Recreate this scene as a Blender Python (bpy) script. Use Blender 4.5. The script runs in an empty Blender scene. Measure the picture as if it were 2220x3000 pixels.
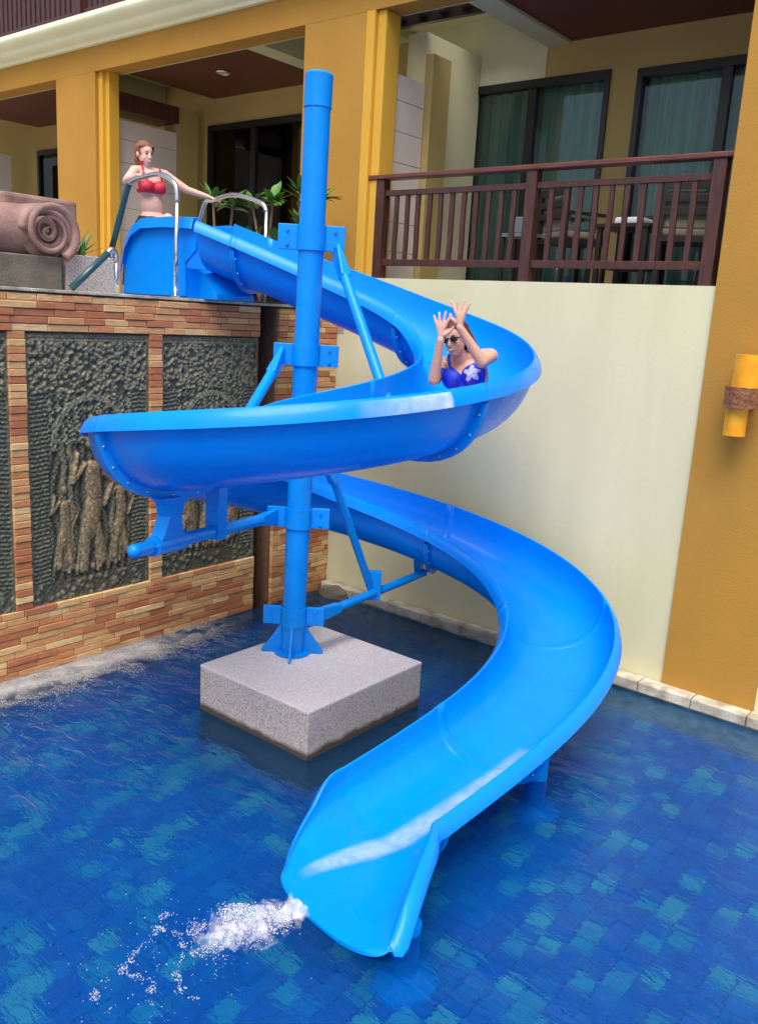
import bpy, bmesh, math, random
import numpy as np
from mathutils import Vector, Matrix, noise as mnoise
rnd = random.Random(7)
C = bpy.context.scene.collection
R = math.radians

# ------------------------------------------------------------ camera, sky, sun, exposure
cd = bpy.data.cameras.new('camera'); cam = bpy.data.objects.new('camera', cd); C.objects.link(cam)
bpy.context.scene.camera = cam
YAW, PIT, ROLL = 0.6738, 0.22171, 0.05856
F = Vector((-math.sin(YAW)*math.cos(PIT), math.cos(YAW)*math.cos(PIT), -math.sin(PIT)))
R1 = Vector((math.cos(YAW), math.sin(YAW), 0)); U1 = R1.cross(F)
R2 = R1*math.cos(ROLL) + U1*math.sin(ROLL); U2 = U1*math.cos(ROLL) - R1*math.sin(ROLL)
cam.matrix_world = Matrix(((R2.x, U2.x, -F.x, 0), (R2.y, U2.y, -F.y, 0), (R2.z, U2.z, -F.z, 2.9), (0, 0, 0, 1)))
cd.sensor_fit = 'VERTICAL'; cd.sensor_height = 36; cd.lens = 1894.7/2232.4*36
cd.clip_start = 0.05; cd.clip_end = 600

SUN_EL, SUN_AZ = R(63), R(152)          # azimuth clockwise from +Y (towards the sun)
w = bpy.data.worlds.new('World'); bpy.context.scene.world = w; w.use_nodes = True
nt = w.node_tree; bg = nt.nodes['Background']
sky = nt.nodes.new('ShaderNodeTexSky'); sky.sky_type = 'NISHITA'; sky.sun_disc = False
sky.sun_elevation = SUN_EL; sky.sun_rotation = SUN_AZ; sky.air_density = 1.0; sky.dust_density = 4.0; sky.ozone_density = 0.6
nt.links.new(sky.outputs[0], bg.inputs[0]); bg.inputs[1].default_value = 0.13
sl = bpy.data.lights.new('sun', 'SUN'); sl.energy = 2.6; sl.angle = R(42); sl.color = (1.0, 0.95, 0.88)
so = bpy.data.objects.new('sun', sl); C.objects.link(so)
sd = Vector((math.sin(SUN_AZ)*math.cos(SUN_EL), math.cos(SUN_AZ)*math.cos(SUN_EL), math.sin(SUN_EL)))
so.rotation_euler = sd.to_track_quat('Z', 'Y').to_euler(); so.location = (0, 0, 12)
vs = bpy.context.scene.view_settings
vs.view_transform = 'Standard'; vs.look = 'None'; vs.gamma = 1; vs.use_curve_mapping = False; vs.exposure = 0.55
cy = bpy.context.scene.cycles
cy.max_bounces = 10; cy.transmission_bounces = 6; cy.transparent_max_bounces = 8; cy.caustics_refractive = True

# ------------------------------------------------------------ materials
def srgb(r, g, b):
    f = lambda c: (c/255/12.92 if c/255 <= .04045 else ((c/255+.055)/1.055)**2.4)
    return (f(r), f(g), f(b), 1)
def mat(name, base, rough=.6, metal=0., spec=.5, var=.0, vscale=4., bump=0., bscale=40., coat=0., second=None, vdetail=4., stretch=None, trans=0., sub=0.):
    m = bpy.data.materials.new(name); m.use_nodes = True; n = m.node_tree; b = n.nodes['Principled BSDF']
    base = tuple(base)+((1,) if len(base) == 3 else ())
    b.inputs['Base Color'].default_value = base; b.inputs['Roughness'].default_value = rough
    b.inputs['Metallic'].default_value = metal; b.inputs['Specular IOR Level'].default_value = spec
    b.inputs['Coat Weight'].default_value = coat; b.inputs['Coat Roughness'].default_value = .08
    b.inputs['Transmission Weight'].default_value = trans
    if sub: b.inputs['Subsurface Weight'].default_value = sub; b.inputs['Subsurface Radius'].default_value = (.01, .004, .002)
    tc = n.nodes.new('ShaderNodeNewGeometry'); vec = tc.outputs['Position']
    if stretch:
        mp = n.nodes.new('ShaderNodeMapping'); mp.inputs['Scale'].default_value = stretch
        n.links.new(vec, mp.inputs['Vector']); vec = mp.outputs[0]
    if var:
        t = n.nodes.new('ShaderNodeTexNoise'); t.inputs['Scale'].default_value = vscale; t.inputs['Detail'].default_value = vdetail
        n.links.new(vec, t.inputs['Vector'])
        mx = n.nodes.new('ShaderNodeMix'); mx.data_type = 'RGBA'
        mr = n.nodes.new('ShaderNodeMapRange'); mr.inputs[1].default_value = .32; mr.inputs[2].default_value = .68
        n.links.new(t.outputs[0], mr.inputs[0]); n.links.new(mr.outputs[0], mx.inputs[0])
        sec = second or tuple(c*(1-var) for c in base[:3])+(1,)
        mx.inputs[6].default_value = base; mx.inputs[7].default_value = tuple(sec)+((1,) if len(sec) == 3 else ())
        n.links.new(mx.outputs[2], b.inputs['Base Color'])
    if bump:
        t2 = n.nodes.new('ShaderNodeTexNoise'); t2.inputs['Scale'].default_value = bscale; t2.inputs['Detail'].default_value = 5
        n.links.new(vec, t2.inputs['Vector'])
        bp = n.nodes.new('ShaderNodeBump'); bp.inputs['Strength'].default_value = bump; bp.inputs['Distance'].default_value = .01
        n.links.new(t2.outputs[0], bp.inputs['Height']); n.links.new(bp.outputs[0], b.inputs['Normal'])
    return m
M = {}
M['blue'] = mat('blue_gelcoat', (0.0, .262, .90), .34, spec=.18, coat=.10, var=.10, vscale=2.2, bump=.03, bscale=9)
M['bluein'] = mat('blue_gelcoat_inside', (0.0, .250, .92), .32, spec=.18, coat=.10, var=.08, vscale=3, bump=.02, bscale=12)
M['bluesteel'] = mat('blue_painted_steel', (0.0, .262, .84), .36, spec=.22, coat=.12, var=.12, vscale=6, bump=.05, bscale=30)
M['bolt'] = mat('bolt_steel', (.35, .5, .62), .3, .8)
for k_ in ('blue', 'bluein', 'bluesteel'):
    n_ = M[k_].node_tree; b_ = n_.nodes['Principled BSDF']; g_ = n_.nodes.new('ShaderNodeNewGeometry')
    t_ = n_.nodes.new('ShaderNodeTexNoise'); t_.inputs['Scale'].default_value = 5; t_.inputs['Detail'].default_value = 10; t_.inputs['Roughness'].default_value = .7
    m_ = n_.nodes.new('ShaderNodeMapRange'); m_.inputs[1].default_value = .35; m_.inputs[2].default_value = .7; m_.inputs[3].default_value = .22; m_.inputs[4].default_value = .46
    n_.links.new(g_.outputs['Position'], t_.inputs['Vector']); n_.links.new(t_.outputs[0], m_.inputs[0]); n_.links.new(m_.outputs[0], b_.inputs['Roughness'])
M['ochre'] = mat('ochre_plaster', srgb(178, 132, 50)[:3], .85, var=.14, vscale=1.3, bump=.25, bscale=70, vdetail=8)
M['ochre2'] = mat('yellow_trim_plaster', srgb(212, 164, 54)[:3], .8, var=.08, vscale=2, bump=.2, bscale=70)
M['cream'] = mat('cream_plaster', srgb(208, 205, 172)[:3], .85, var=.09, vscale=1.1, bump=.22, bscale=60, vdetail=9, second=srgb(196, 194, 160)[:3])
M['creamwall'] = mat('streaked_cream_wall', srgb(214, 210, 172)[:3], .85, var=.09, vscale=1.0, bump=.22, bscale=60, vdetail=9, second=srgb(207, 203, 165)[:3], stretch=(3.2, 3.2, .55))
M['cornice'] = mat('cornice_plaster', srgb(222, 226, 196)[:3], .7, var=.08, vscale=3, bump=.1, bscale=50)
M['beige'] = mat('beige_plaster', srgb(176, 156, 98)[:3], .85, var=.08, vscale=1.5, bump=.2, bscale=70)
M['soffit'] = mat('soffit_plaster', srgb(188, 192, 158)[:3], .85, var=.08, vscale=2, bump=.1, bscale=60)
M['ceil'] = mat('brown_ceiling', (.115, .032, .016), .55, var=.2, vscale=3, stretch=(1, 12, 1))
M['walltile'] = mat('partition_tile', srgb(214, 204, 196)[:3], .45, var=.05, vscale=3)
M['grout'] = mat('grout', (.30, .28, .25), .9)
M['wood'] = mat('dark_red_wood', (.082, .027, .018), .42, var=.45, vscale=9, stretch=(4, 4, .6), bump=.15, bscale=30, coat=.15)
M['woodrail'] = mat('red_wood_handrail', (.15, .044, .026), .38, var=.35, vscale=8, stretch=(.6, 4, 4), bump=.1, bscale=30, coat=.2)
M['frame'] = mat('black_door_frame', (.012, .012, .014), .35)
M['room'] = mat('room_wall', (.04, .04, .04), .9)
M['curtain'] = mat('teal_grey_curtain', (.50, .60, .56), .9, var=.35, vscale=5, stretch=(3, 1, .2))
M['steel'] = mat('polished_steel', (.72, .74, .76), .14, 1.0, bump=.02, bscale=20)
M['grip'] = mat('dark_teal_grip', (.02, .075, .09), .35, coat=.3)
M['granite_top'] = mat('flamed_granite', srgb(222, 216, 212)[:3], .8, var=.3, vscale=90, bump=.3, bscale=160, second=srgb(190, 183, 180)[:3])
M['sandstone'] = mat('carved_brown_stone', srgb(160, 128, 120)[:3], .85, var=.35, vscale=7, bump=.5, bscale=45, second=srgb(124, 98, 92)[:3], vdetail=8)
M['greystone'] = mat('weathered_grey_stone', srgb(118, 112, 102)[:3], .9, var=.35, vscale=9, bump=.6, bscale=50, vdetail=8)
M['white'] = mat('white_cloth', (.72, .72, .78), .8, var=.1, vscale=8)
M['palegrey'] = mat('pale_grey_paint', (.15, .18, .21), .6, var=.1)
M['lilac'] = mat('lilac_cloth', (.42, .36, .42), .9, var=.2)
M['cushion'] = mat('cream_cushion', (.20, .185, .135), .9, var=.1, vscale=8)
M['darkwood'] = mat('black_brown_wood', (.02, .014, .012), .4)
M['leaf'] = mat('leaf_green', (.035, .14, .022), .42, var=.6, vscale=14, second=(.09, .22, .03))
M['stem'] = mat('plant_stem', (.22, .15, .09), .8, var=.3, vscale=30)
M['lampy'] = mat('amber_lamp_glass', (.85, .42, .01), .3, coat=.3, var=.25, vscale=9, second=(.80, .28, .004))
M['lampb'] = mat('brown_lamp_band', (.10, .035, .016), .5, bump=.8, bscale=60, var=.6, vscale=45, second=(.33, .13, .05))
M['skin'] = mat('skin', (.66, .38, .28), .5, var=.12, vscale=8, sub=.08)
M['skin2'] = mat('skin_fair', (.74, .46, .36), .5, var=.10, vscale=8, sub=.08)
M['hair'] = mat('auburn_hair', (.12, .025, .012), .45, var=.5, vscale=60, stretch=(2, 2, .4), bump=.6, bscale=120)
M['hair2'] = mat('red_blond_hair', (.32, .11, .05), .5, var=.5, vscale=60, stretch=(2, 2, .4), bump=.6, bscale=120)
M['red'] = mat('red_bikini_fabric', (.55, .015, .05), .6, var=.2, vscale=60)
M['maroon'] = mat('dark_maroon_leggings', (.035, .008, .012), .7, var=.3, vscale=20)
M['royal'] = mat('royal_blue_bikini_fabric', (.008, .04, .72), .55, var=.3, vscale=30)
M['flower'] = mat('white_flower_print', (.75, .78, .92), .6, var=.35, vscale=50, second=(.25, .3, .8))
M['lens'] = mat('dark_lens', (.01, .006, .006), .1, coat=1)
M['lip'] = mat('lip', (.45, .08, .08), .4)
M['eye'] = mat('eye', (.05, .03, .025), .2)
M['teeth'] = mat('teeth', (.85, .82, .78), .3)
M['foam'] = mat('white_foam', (.86, .88, .92), .35, var=.1, vscale=30, sub=.0)
M['spray'] = mat('grey_froth', (.60, .57, .54), .4, var=.2, vscale=20)
M['kerb'] = mat('kerb_stone', srgb(206, 202, 184)[:3], .85, var=.4, vscale=8, bump=.5, bscale=50, second=srgb(150, 144, 126)[:3], vdetail=8)
M['deckst'] = mat('deck_paving', srgb(170, 160, 146)[:3], .85, var=.2, vscale=5, bump=.3, bscale=50)
M['darkbrick'] = mat('dark_brown_brick', (.10, .035, .018), .8, var=.5, vscale=14, bump=.5, bscale=50)
M['mortar'] = mat('mortar', (.20, .11, .06), .95, var=.3, vscale=20, bump=.4, bscale=60)
M['lightlens'] = mat('downlight_glass', (.75, .75, .7), .2, metal=.3)
M['roofg'] = mat('render_grey', (.35, .34, .30), .9)

def nodes(name):
    m = bpy.data.materials.new(name); m.use_nodes = True; n = m.node_tree
    return m, n, n.nodes, n.links, n.nodes['Principled BSDF']
def brickmat(name, island):
    m, n, N, L, b = nodes(name)
    if island:
        s = N.new('ShaderNodeNewGeometry').outputs['Random Per Island']
    else:
        s = N.new('ShaderNodeObjectInfo').outputs['Random']
    cr = N.new('ShaderNodeValToRGB'); L.new(s, cr.inputs[0]); cr.color_ramp.interpolation = 'CONSTANT'
    cols = [(0, (.50, .185, .080)), (.16, (.60, .26, .105)), (.34, (.68, .38, .16)), (.5, (.74, .46, .20)), (.64, (.50, .18, .08)), (.76, (.80, .55, .27)), (.85, (.64, .32, .13))]
    e = cr.color_ramp.elements; e[0].position = 0; e[0].color = cols[0][1]+(1,); e[1].position = cols[1][0]; e[1].color = cols[1][1]+(1,)
    for p, c in cols[2:]:
        k = e.new(p); k.color = c+(1,)
    g = N.new('ShaderNodeNewGeometry'); mp = N.new('ShaderNodeMapping'); mp.inputs['Scale'].default_value = (1, 1, 9)
    L.new(g.outputs['Position'], mp.inputs[0])
    t = N.new('ShaderNodeTexNoise'); t.inputs['Scale'].default_value = 9; t.inputs['Detail'].default_value = 6; t.inputs['Distortion'].default_value = 1.2
    L.new(mp.outputs[0], t.inputs[0])
    mr = N.new('ShaderNodeMapRange'); mr.inputs[1].default_value = .3; mr.inputs[2].default_value = .7; mr.inputs[3].default_value = .72; mr.inputs[4].default_value = 1.18
    L.new(t.outputs[0], mr.inputs[0])
    mx = N.new('ShaderNodeMix'); mx.data_type = 'RGBA'; mx.blend_type = 'MULTIPLY'; mx.inputs[0].default_value = 1
    L.new(cr.outputs[0], mx.inputs[6]); L.new(mr.outputs[0], mx.inputs[7]); L.new(mx.outputs[2], b.inputs['Base Color'])
    b.inputs['Roughness'].default_value = .75
    t2 = N.new('ShaderNodeTexNoise'); t2.inputs['Scale'].default_value = 60; t2.inputs['Detail'].default_value = 5; L.new(mp.outputs[0], t2.inputs[0])
    bp = N.new('ShaderNodeBump'); bp.inputs['Strength'].default_value = .5; bp.inputs['Distance'].default_value = .01
    L.new(t2.outputs[0], bp.inputs['Height']); L.new(bp.outputs[0], b.inputs['Normal'])
    return m
M['brick'] = brickmat('sandstone_brick', False); M['brickI'] = brickmat('sandstone_brick_far', True)
def granite():
    m, n, N, L, b = nodes('washed_pebble_granite')
    g = N.new('ShaderNodeNewGeometry'); v = N.new('ShaderNodeTexVoronoi'); v.inputs['Scale'].default_value = 150; L.new(g.outputs['Position'], v.inputs['Vector'])
    cr = N.new('ShaderNodeValToRGB'); e = cr.color_ramp.elements
    e[0].color = (.24, .21, .195, 1); e[1].color = (.56, .52, .49, 1); e[1].position = .7
    k = e.new(.35); k.color = (.40, .365, .34, 1)
    sep = N.new('ShaderNodeSeparateColor'); L.new(v.outputs['Color'], sep.inputs[0]); L.new(sep.outputs[0], cr.inputs[0])
    # damp algae line at the water level (wear of its own shape)
    sx = N.new('ShaderNodeSeparateXYZ'); L.new(g.outputs['Position'], sx.inputs[0])
    t = N.new('ShaderNodeTexNoise'); t.inputs['Scale'].default_value = 7; t.inputs['Detail'].default_value = 5; L.new(g.outputs['Position'], t.inputs[0])
    ma = N.new('ShaderNodeMath'); ma.operation = 'MULTIPLY_ADD'; ma.inputs[1].default_value = -.07; L.new(t.outputs[0], ma.inputs[0]); L.new(sx.outputs[2], ma.inputs[2])
    mr = N.new('ShaderNodeMapRange'); mr.inputs[1].default_value = .0; mr.inputs[2].default_value = .035; L.new(ma.outputs[0], mr.inputs[0])
    mx = N.new('ShaderNodeMix'); mx.data_type = 'RGBA'; L.new(mr.outputs[0], mx.inputs[0]); mx.inputs[6].default_value = (.075, .055, .035, 1)
    L.new(cr.outputs[0], mx.inputs[7]); L.new(mx.outputs[2], b.inputs['Base Color']); b.inputs['Roughness'].default_value = .8
    bp = N.new('ShaderNodeBump'); bp.inputs['Strength'].default_value = .5; bp.inputs['Distance'].default_value = .006
    L.new(v.outputs['Distance'], bp.inputs['Height']); L.new(bp.outputs[0], b.inputs['Normal'])
    return m
M['granite'] = granite()
def reliefmat():
    m, n, N, L, b = nodes('dark_carved_relief_stone')
    g = N.new('ShaderNodeNewGeometry')
    t = N.new('ShaderNodeTexNoise'); t.inputs['Scale'].default_value = 34; t.inputs['Detail'].default_value = 10; t.inputs['Roughness'].default_value = .75; L.new(g.outputs['Position'], t.inputs[0])
    cr = N.new('ShaderNodeValToRGB'); e = cr.color_ramp.elements
    e[0].position = .34; e[0].color = (.034, .042, .032, 1); e[1].position = .72; e[1].color = (.38, .29, .17, 1)
    k = e.new(.5); k.color = (.10, .115, .080, 1)
    L.new(t.outputs[0], cr.inputs[0])
    at = N.new('ShaderNodeAttribute'); at.attribute_name = 'carve'      # by carving height: recesses darker, proud parts paler and mottled
    mx = N.new('ShaderNodeMix'); mx.data_type = 'RGBA'; mx.blend_type = 'MIX'; L.new(at.outputs['Fac'], mx.inputs[0])
    mx.inputs[6].default_value = (.022, .026, .020, 1); L.new(cr.outputs[0], mx.inputs[7])
    hs = N.new('ShaderNodeHueSaturation'); hs.inputs['Value'].default_value = 1.5; aw = N.new('ShaderNodeAttribute'); aw.attribute_name = 'warm'; wm = N.new('ShaderNodeMix'); wm.data_type = 'RGBA'; wm.blend_type = 'MULTIPLY'; L.new(aw.outputs['Fac'], wm.inputs[0]); L.new(mx.outputs[2], wm.inputs[6]); wm.inputs[7].default_value = (1.25, .92, .74, 1); L.new(wm.outputs[2], hs.inputs['Color'])
    L.new(hs.outputs[0], b.inputs['Base Color']); b.inputs['Roughness'].default_value = .7
    return m
M['relief'] = reliefmat()
def tilemat(name, island):
    m, n, N, L, b = nodes(name)
    s = N.new('ShaderNodeNewGeometry').outputs['Random Per Island'] if island else N.new('ShaderNodeObjectInfo').outputs['Random']
    cr = N.new('ShaderNodeValToRGB'); cr.color_ramp.interpolation = 'CONSTANT'; e = cr.color_ramp.elements
    e[0].color = (.003, .085, .41, 1); e[1].position = .3; e[1].color = (.003, .105, .46, 1)
    for p, c in ((.45, (.003, .10, .44)), (.64, (.02, .24, .44)), (.73, (.008, .14, .46)), (.82, (.05, .32, .44)), (.94, (.003, .12, .48))):
        k = e.new(p); k.color = c+(1,)
    L.new(s, cr.inputs[0]); L.new(cr.outputs[0], b.inputs['Base Color']); b.inputs['Roughness'].default_value = .4
    return m
M['tile'] = tilemat('pool_tile', False); M['tileI'] = tilemat('pool_tile_far', True)
M['poolbed'] = mat('pool_grout', (.003, .10, .44), .8)
def watermat():
    m, n, N, L, b = nodes('pool_water')
    N.remove(b)
    g = N.new('ShaderNodeNewGeometry'); sx = N.new('ShaderNodeSeparateXYZ'); L.new(g.outputs['Position'], sx.inputs[0])
    def noise(sc, det, stretch=None, dist=0.):
        t = N.new('ShaderNodeTexNoise'); t.inputs['Scale'].default_value = sc; t.inputs['Detail'].default_value = det; t.inputs['Distortion'].default_value = dist
        mp = N.new('ShaderNodeMapping'); mp.inputs['Rotation'].default_value = (0, 0, R(38)); mp.inputs['Scale'].default_value = stretch or (1, 1, 1)
        L.new(g.outputs['Position'], mp.inputs[0]); L.new(mp.outputs[0], t.inputs[0]); return t.outputs[0]
    a = noise(1.9, 2, (1, 2.2, 1), .6); c = noise(6.5, 3, (1, 2.6, 1), .8); d = noise(17, 2, (1, 3, 1), .5)
    mr = N.new('ShaderNodeMapRange'); mr.inputs[1].default_value = -2.0; mr.inputs[2].default_value = -4.6; mr.inputs[3].default_value = .42; mr.inputs[4].default_value = .95
    L.new(sx.outputs[0], mr.inputs[0])
    s1 = N.new('ShaderNodeMath'); s1.operation = 'MULTIPLY_ADD'; s1.inputs[1].default_value = .32; L.new(c, s1.inputs[0]); L.new(a, s1.inputs[2])
    s2 = N.new('ShaderNodeMath'); s2.operation = 'MULTIPLY_ADD'; s2.inputs[1].default_value = .10; L.new(d, s2.inputs[0]); L.new(s1.outputs[0], s2.inputs[2])
    s3 = N.new('ShaderNodeMath'); s3.operation = 'MULTIPLY'; L.new(s2.outputs[0], s3.inputs[0]); L.new(mr.outputs[0], s3.inputs[1])
    bp = N.new('ShaderNodeBump'); bp.inputs['Strength'].default_value = 1.0; bp.inputs['Distance'].default_value = .06; L.new(s3.outputs[0], bp.inputs['Height'])
    rf = N.new('ShaderNodeBsdfRefraction'); rf.inputs['IOR'].default_value = 1.33; rf.inputs['Roughness'].default_value = .0; rf.inputs['Color'].default_value = (.66, .88, 1, 1)
    tr = N.new('ShaderNodeBsdfTransparent'); tr.inputs['Color'].default_value = (.66, .88, 1, 1)
    gl = N.new('ShaderNodeBsdfGlossy'); gl.inputs['Roughness'].default_value = .03
    fr = N.new('ShaderNodeFresnel'); fr.inputs['IOR'].default_value = 1.33
    for q in (rf, gl, fr): L.new(bp.outputs[0], q.inputs['Normal'])
    m1 = N.new('ShaderNodeMixShader'); m1.inputs[0].default_value = .12; L.new(rf.outputs[0], m1.inputs[1]); L.new(tr.outputs[0], m1.inputs[2])
    m2 = N.new('ShaderNodeMixShader'); L.new(fr.outputs[0], m2.inputs[0]); L.new(m1.outputs[0], m2.inputs[1]); L.new(gl.outputs[0], m2.inputs[2])
    df = N.new('ShaderNodeBsdfDiffuse'); df.inputs[0].default_value = (.002, .13, .36, 1)      # faint milky scatter of the pool water
    m3 = N.new('ShaderNodeMixShader'); m3.inputs[0].default_value = .15; L.new(m2.outputs[0], m3.inputs[1]); L.new(df.outputs[0], m3.inputs[2])
    L.new(m3.outputs[0], N['Material Output'].inputs['Surface'])
    return m
M['water'] = watermat()
def glassmat(name, tint, glossy=.10):
    m, n, N, L, b = nodes(name); N.remove(b)
    tr = N.new('ShaderNodeBsdfTransparent'); tr.inputs[0].default_value = tint+(1,)
    gl = N.new('ShaderNodeBsdfGlossy'); gl.inputs['Roughness'].default_value = .02
    fr = N.new('ShaderNodeFresnel'); fr.inputs[0].default_value = 1.5
    mx = N.new('ShaderNodeMixShader'); L.new(fr.outputs[0], mx.inputs[0]); L.new(tr.outputs[0], mx.inputs[1]); L.new(gl.outputs[0], mx.inputs[2])
    L.new(mx.outputs[0], N['Material Output'].inputs['Surface']); return m
M['glass'] = glassmat('tinted_door_glass', (.70, .82, .80))
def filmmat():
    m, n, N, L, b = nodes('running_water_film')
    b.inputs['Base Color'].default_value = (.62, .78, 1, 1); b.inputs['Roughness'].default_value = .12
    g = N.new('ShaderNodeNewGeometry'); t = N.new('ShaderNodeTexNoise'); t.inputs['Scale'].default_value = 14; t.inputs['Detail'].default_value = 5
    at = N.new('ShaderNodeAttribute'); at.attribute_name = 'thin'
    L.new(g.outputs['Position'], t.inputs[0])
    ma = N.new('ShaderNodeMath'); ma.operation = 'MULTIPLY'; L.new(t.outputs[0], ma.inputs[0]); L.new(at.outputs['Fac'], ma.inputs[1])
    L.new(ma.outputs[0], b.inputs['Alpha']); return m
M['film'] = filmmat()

# ------------------------------------------------------------ mesh helpers
class MB:
    def __init__(s): s.v = []; s.f = []
    def add(s, vs, fs):
        o = len(s.v); s.v += [tuple(v) for v in vs]; s.f += [tuple(i+o for i in f) for f in fs]; return s
    def box(s, x0, x1, y0, y1, z0, z1):
        return s.add([(x0, y0, z0), (x1, y0, z0), (x1, y1, z0), (x0, y1, z0), (x0, y0, z1), (x1, y0, z1), (x1, y1, z1), (x0, y1, z1)],
                     [(0, 3, 2, 1), (4, 5, 6, 7), (0, 1, 5, 4), (1, 2, 6, 5), (2, 3, 7, 6), (3, 0, 4, 7)])
    def obox(s, c, dx, dy, dz, hx, hy, hz):
        c = Vector(c); dx, dy, dz = Vector(dx).normalized()*hx, Vector(dy).normalized()*hy, Vector(dz).normalized()*hz
        vs = [c+a*dx+b*dy+e*dz for e in (-1, 1) for a, b in ((-1, -1), (1, -1), (1, 1), (-1, 1))]
        return s.add(vs, [(0, 3, 2, 1), (4, 5, 6, 7), (0, 1, 5, 4), (1, 2, 6, 5), (2, 3, 7, 6), (3, 0, 4, 7)])
    def prism(s, pts, axis, a, b):
        # closed outline in the two other axes, extruded along axis from a to b
        def P(p, t): q = list(p); q.insert(axis, t); return tuple(q)
        n = len(pts)
        return s.add([P(p, a) for p in pts]+[P(p, b) for p in pts], [tuple(range(n-1, -1, -1)), tuple(range(n, 2*n))]+[(i, (i+1) % n, (i+1) % n+n, i+n) for i in range(n)])
    def tube(s, pts, r, n=10, caps=True, up=None):
        pts = [Vector(p) for p in pts]; rr = r if isinstance(r, (list, tuple)) else [r]*len(pts)
        rings = []; ref = Vector(up) if up else Vector((0, 0, 1)); 
        t0 = (pts[1]-pts[0]).normalized()
        if abs(t0.dot(ref)) > .95: ref = Vector((1, 0, 0))
        nx = t0.cross(ref).normalized()
        for i, p in enumerate(pts):
            t = (pts[min(i+1, len(pts)-1)]-pts[max(i-1, 0)]).normalized()
            nx = (nx-t*nx.dot(t)).normalized(); ny = t.cross(nx)
            rings.append([p+(nx*math.cos(a)+ny*math.sin(a))*rr[i] for a in [2*math.pi*k/n for k in range(n)]])
        vs = [v for q in rings for v in q]; fs = []
        for i in range(len(pts)-1):
            for k in range(n): fs.append((i*n+k, i*n+(k+1) % n, (i+1)*n+(k+1) % n, (i+1)*n+k))
        if caps: fs += [tuple(range(n-1, -1, -1)), tuple(range((len(pts)-1)*n, len(pts)*n))]
        return s.add(vs, fs)
    def ell(s, c, r, rot=None, nu=12, nv=8):
        c = Vector(c); vs = []; fs = []
        for j in range(1, nv):
            th = math.pi*j/nv
            for i in range(nu):
                ph = 2*math.pi*i/nu; p = Vector((r[0]*math.sin(th)*math.cos(ph), r[1]*math.sin(th)*math.sin(ph), r[2]*math.cos(th)))
                vs.append(c+(rot@p if rot else p))
        t = Vector((0, 0, r[2])); vs += [c+(rot@t if rot else t), c-(rot@t if rot else t)]
        T, B = len(vs)-2, len(vs)-1
        for j in range(nv-2):
            for i in range(nu): fs.append((j*nu+i, (j+1)*nu+i, (j+1)*nu+(i+1) % nu, j*nu+(i+1) % nu))
        for i in range(nu): fs += [(T, i, (i+1) % nu), (B, (nv-2)*nu+(i+1) % nu, (nv-2)*nu+i)]
        return s.add(vs, fs)
    def mesh(s, name):
        m = bpy.data.meshes.new(name); m.from_pydata(s.v, [], s.f); m.update(); return m
def link(name, mesh, m, parent=None, smooth=False, bevel=0., **props):
    o = bpy.data.objects.new(name, mesh); C.objects.link(o)
    if m is not None and len(mesh.materials) == 0: mesh.materials.append(M[m] if isinstance(m, str) else m)
    if smooth: mesh.polygons.foreach_set('use_smooth', [True]*len(mesh.polygons))
    if parent: o.parent = parent
    if bevel:
        b = o.modifiers.new('bevel', 'BEVEL'); b.width = bevel; b.segments = 2; b.limit_method = 'ANGLE'; b.angle_limit = R(40)
    for k, v in props.items(): o[k] = v
    return o
def obj(name, mb, m, parent=None, **k): return link(name, mb.mesh(name), m, parent, **k)
def thing(name, label, cat, loc=(0, 0, 0), group=None, parent=None):
    o = bpy.data.objects.new(name, None); C.objects.link(o); o.location = (0, 0, 0); o.empty_display_size = .1
    o['label'] = label; o['category'] = cat
    if group: o['group'] = group
    return o
def smooth_by_angle(o, ang=35):
    me = o.data; me.polygons.foreach_set('use_smooth', [True]*len(me.polygons)); me.set_sharp_from_angle(angle=R(ang)) if hasattr(me, 'set_sharp_from_angle') else None

# ------------------------------------------------------------ setting: ground, pool, deck
FY, BX, DZ = 6.706, -6.033, 2.945      # facade plane, brick wall plane, upper deck height
PX1, PY0 = 6.0, -6.0
obj('ground', MB().box(PX1+.3, 140, -140, 140, -1.6, .14).box(-140, PX1+.3, -140, PY0-.3, -1.6, .14), 'deckst', kind='structure')
obj('ground', MB().box(-140, 140, -140, 140, -2.4, -1.62), 'roofg', kind='structure')
obj('pool_floor', MB().box(BX-.3, PX1+.3, PY0-.3, FY+.3, -1.0, -.52), 'poolbed', kind='structure')
obj('pool_wall', MB().box(PX1, PX1+.3, PY0, FY, -.52, .15).box(BX, PX1+.3, PY0-.3, PY0, -.52, .15), 'kerb', kind='structure')
def water():
    nx, ny = 60, 60; mb = MB(); x0, x1, y0, y1 = BX+.001, PX1, PY0, FY-.12
    mb.add([(x0, y0, 0), (x1, y0, 0), (x1, y1, 0), (x0, y1, 0)], [(0, 1, 2, 3)])
    return obj('pool_water', mb, 'water', kind='structure')
water()
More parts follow.
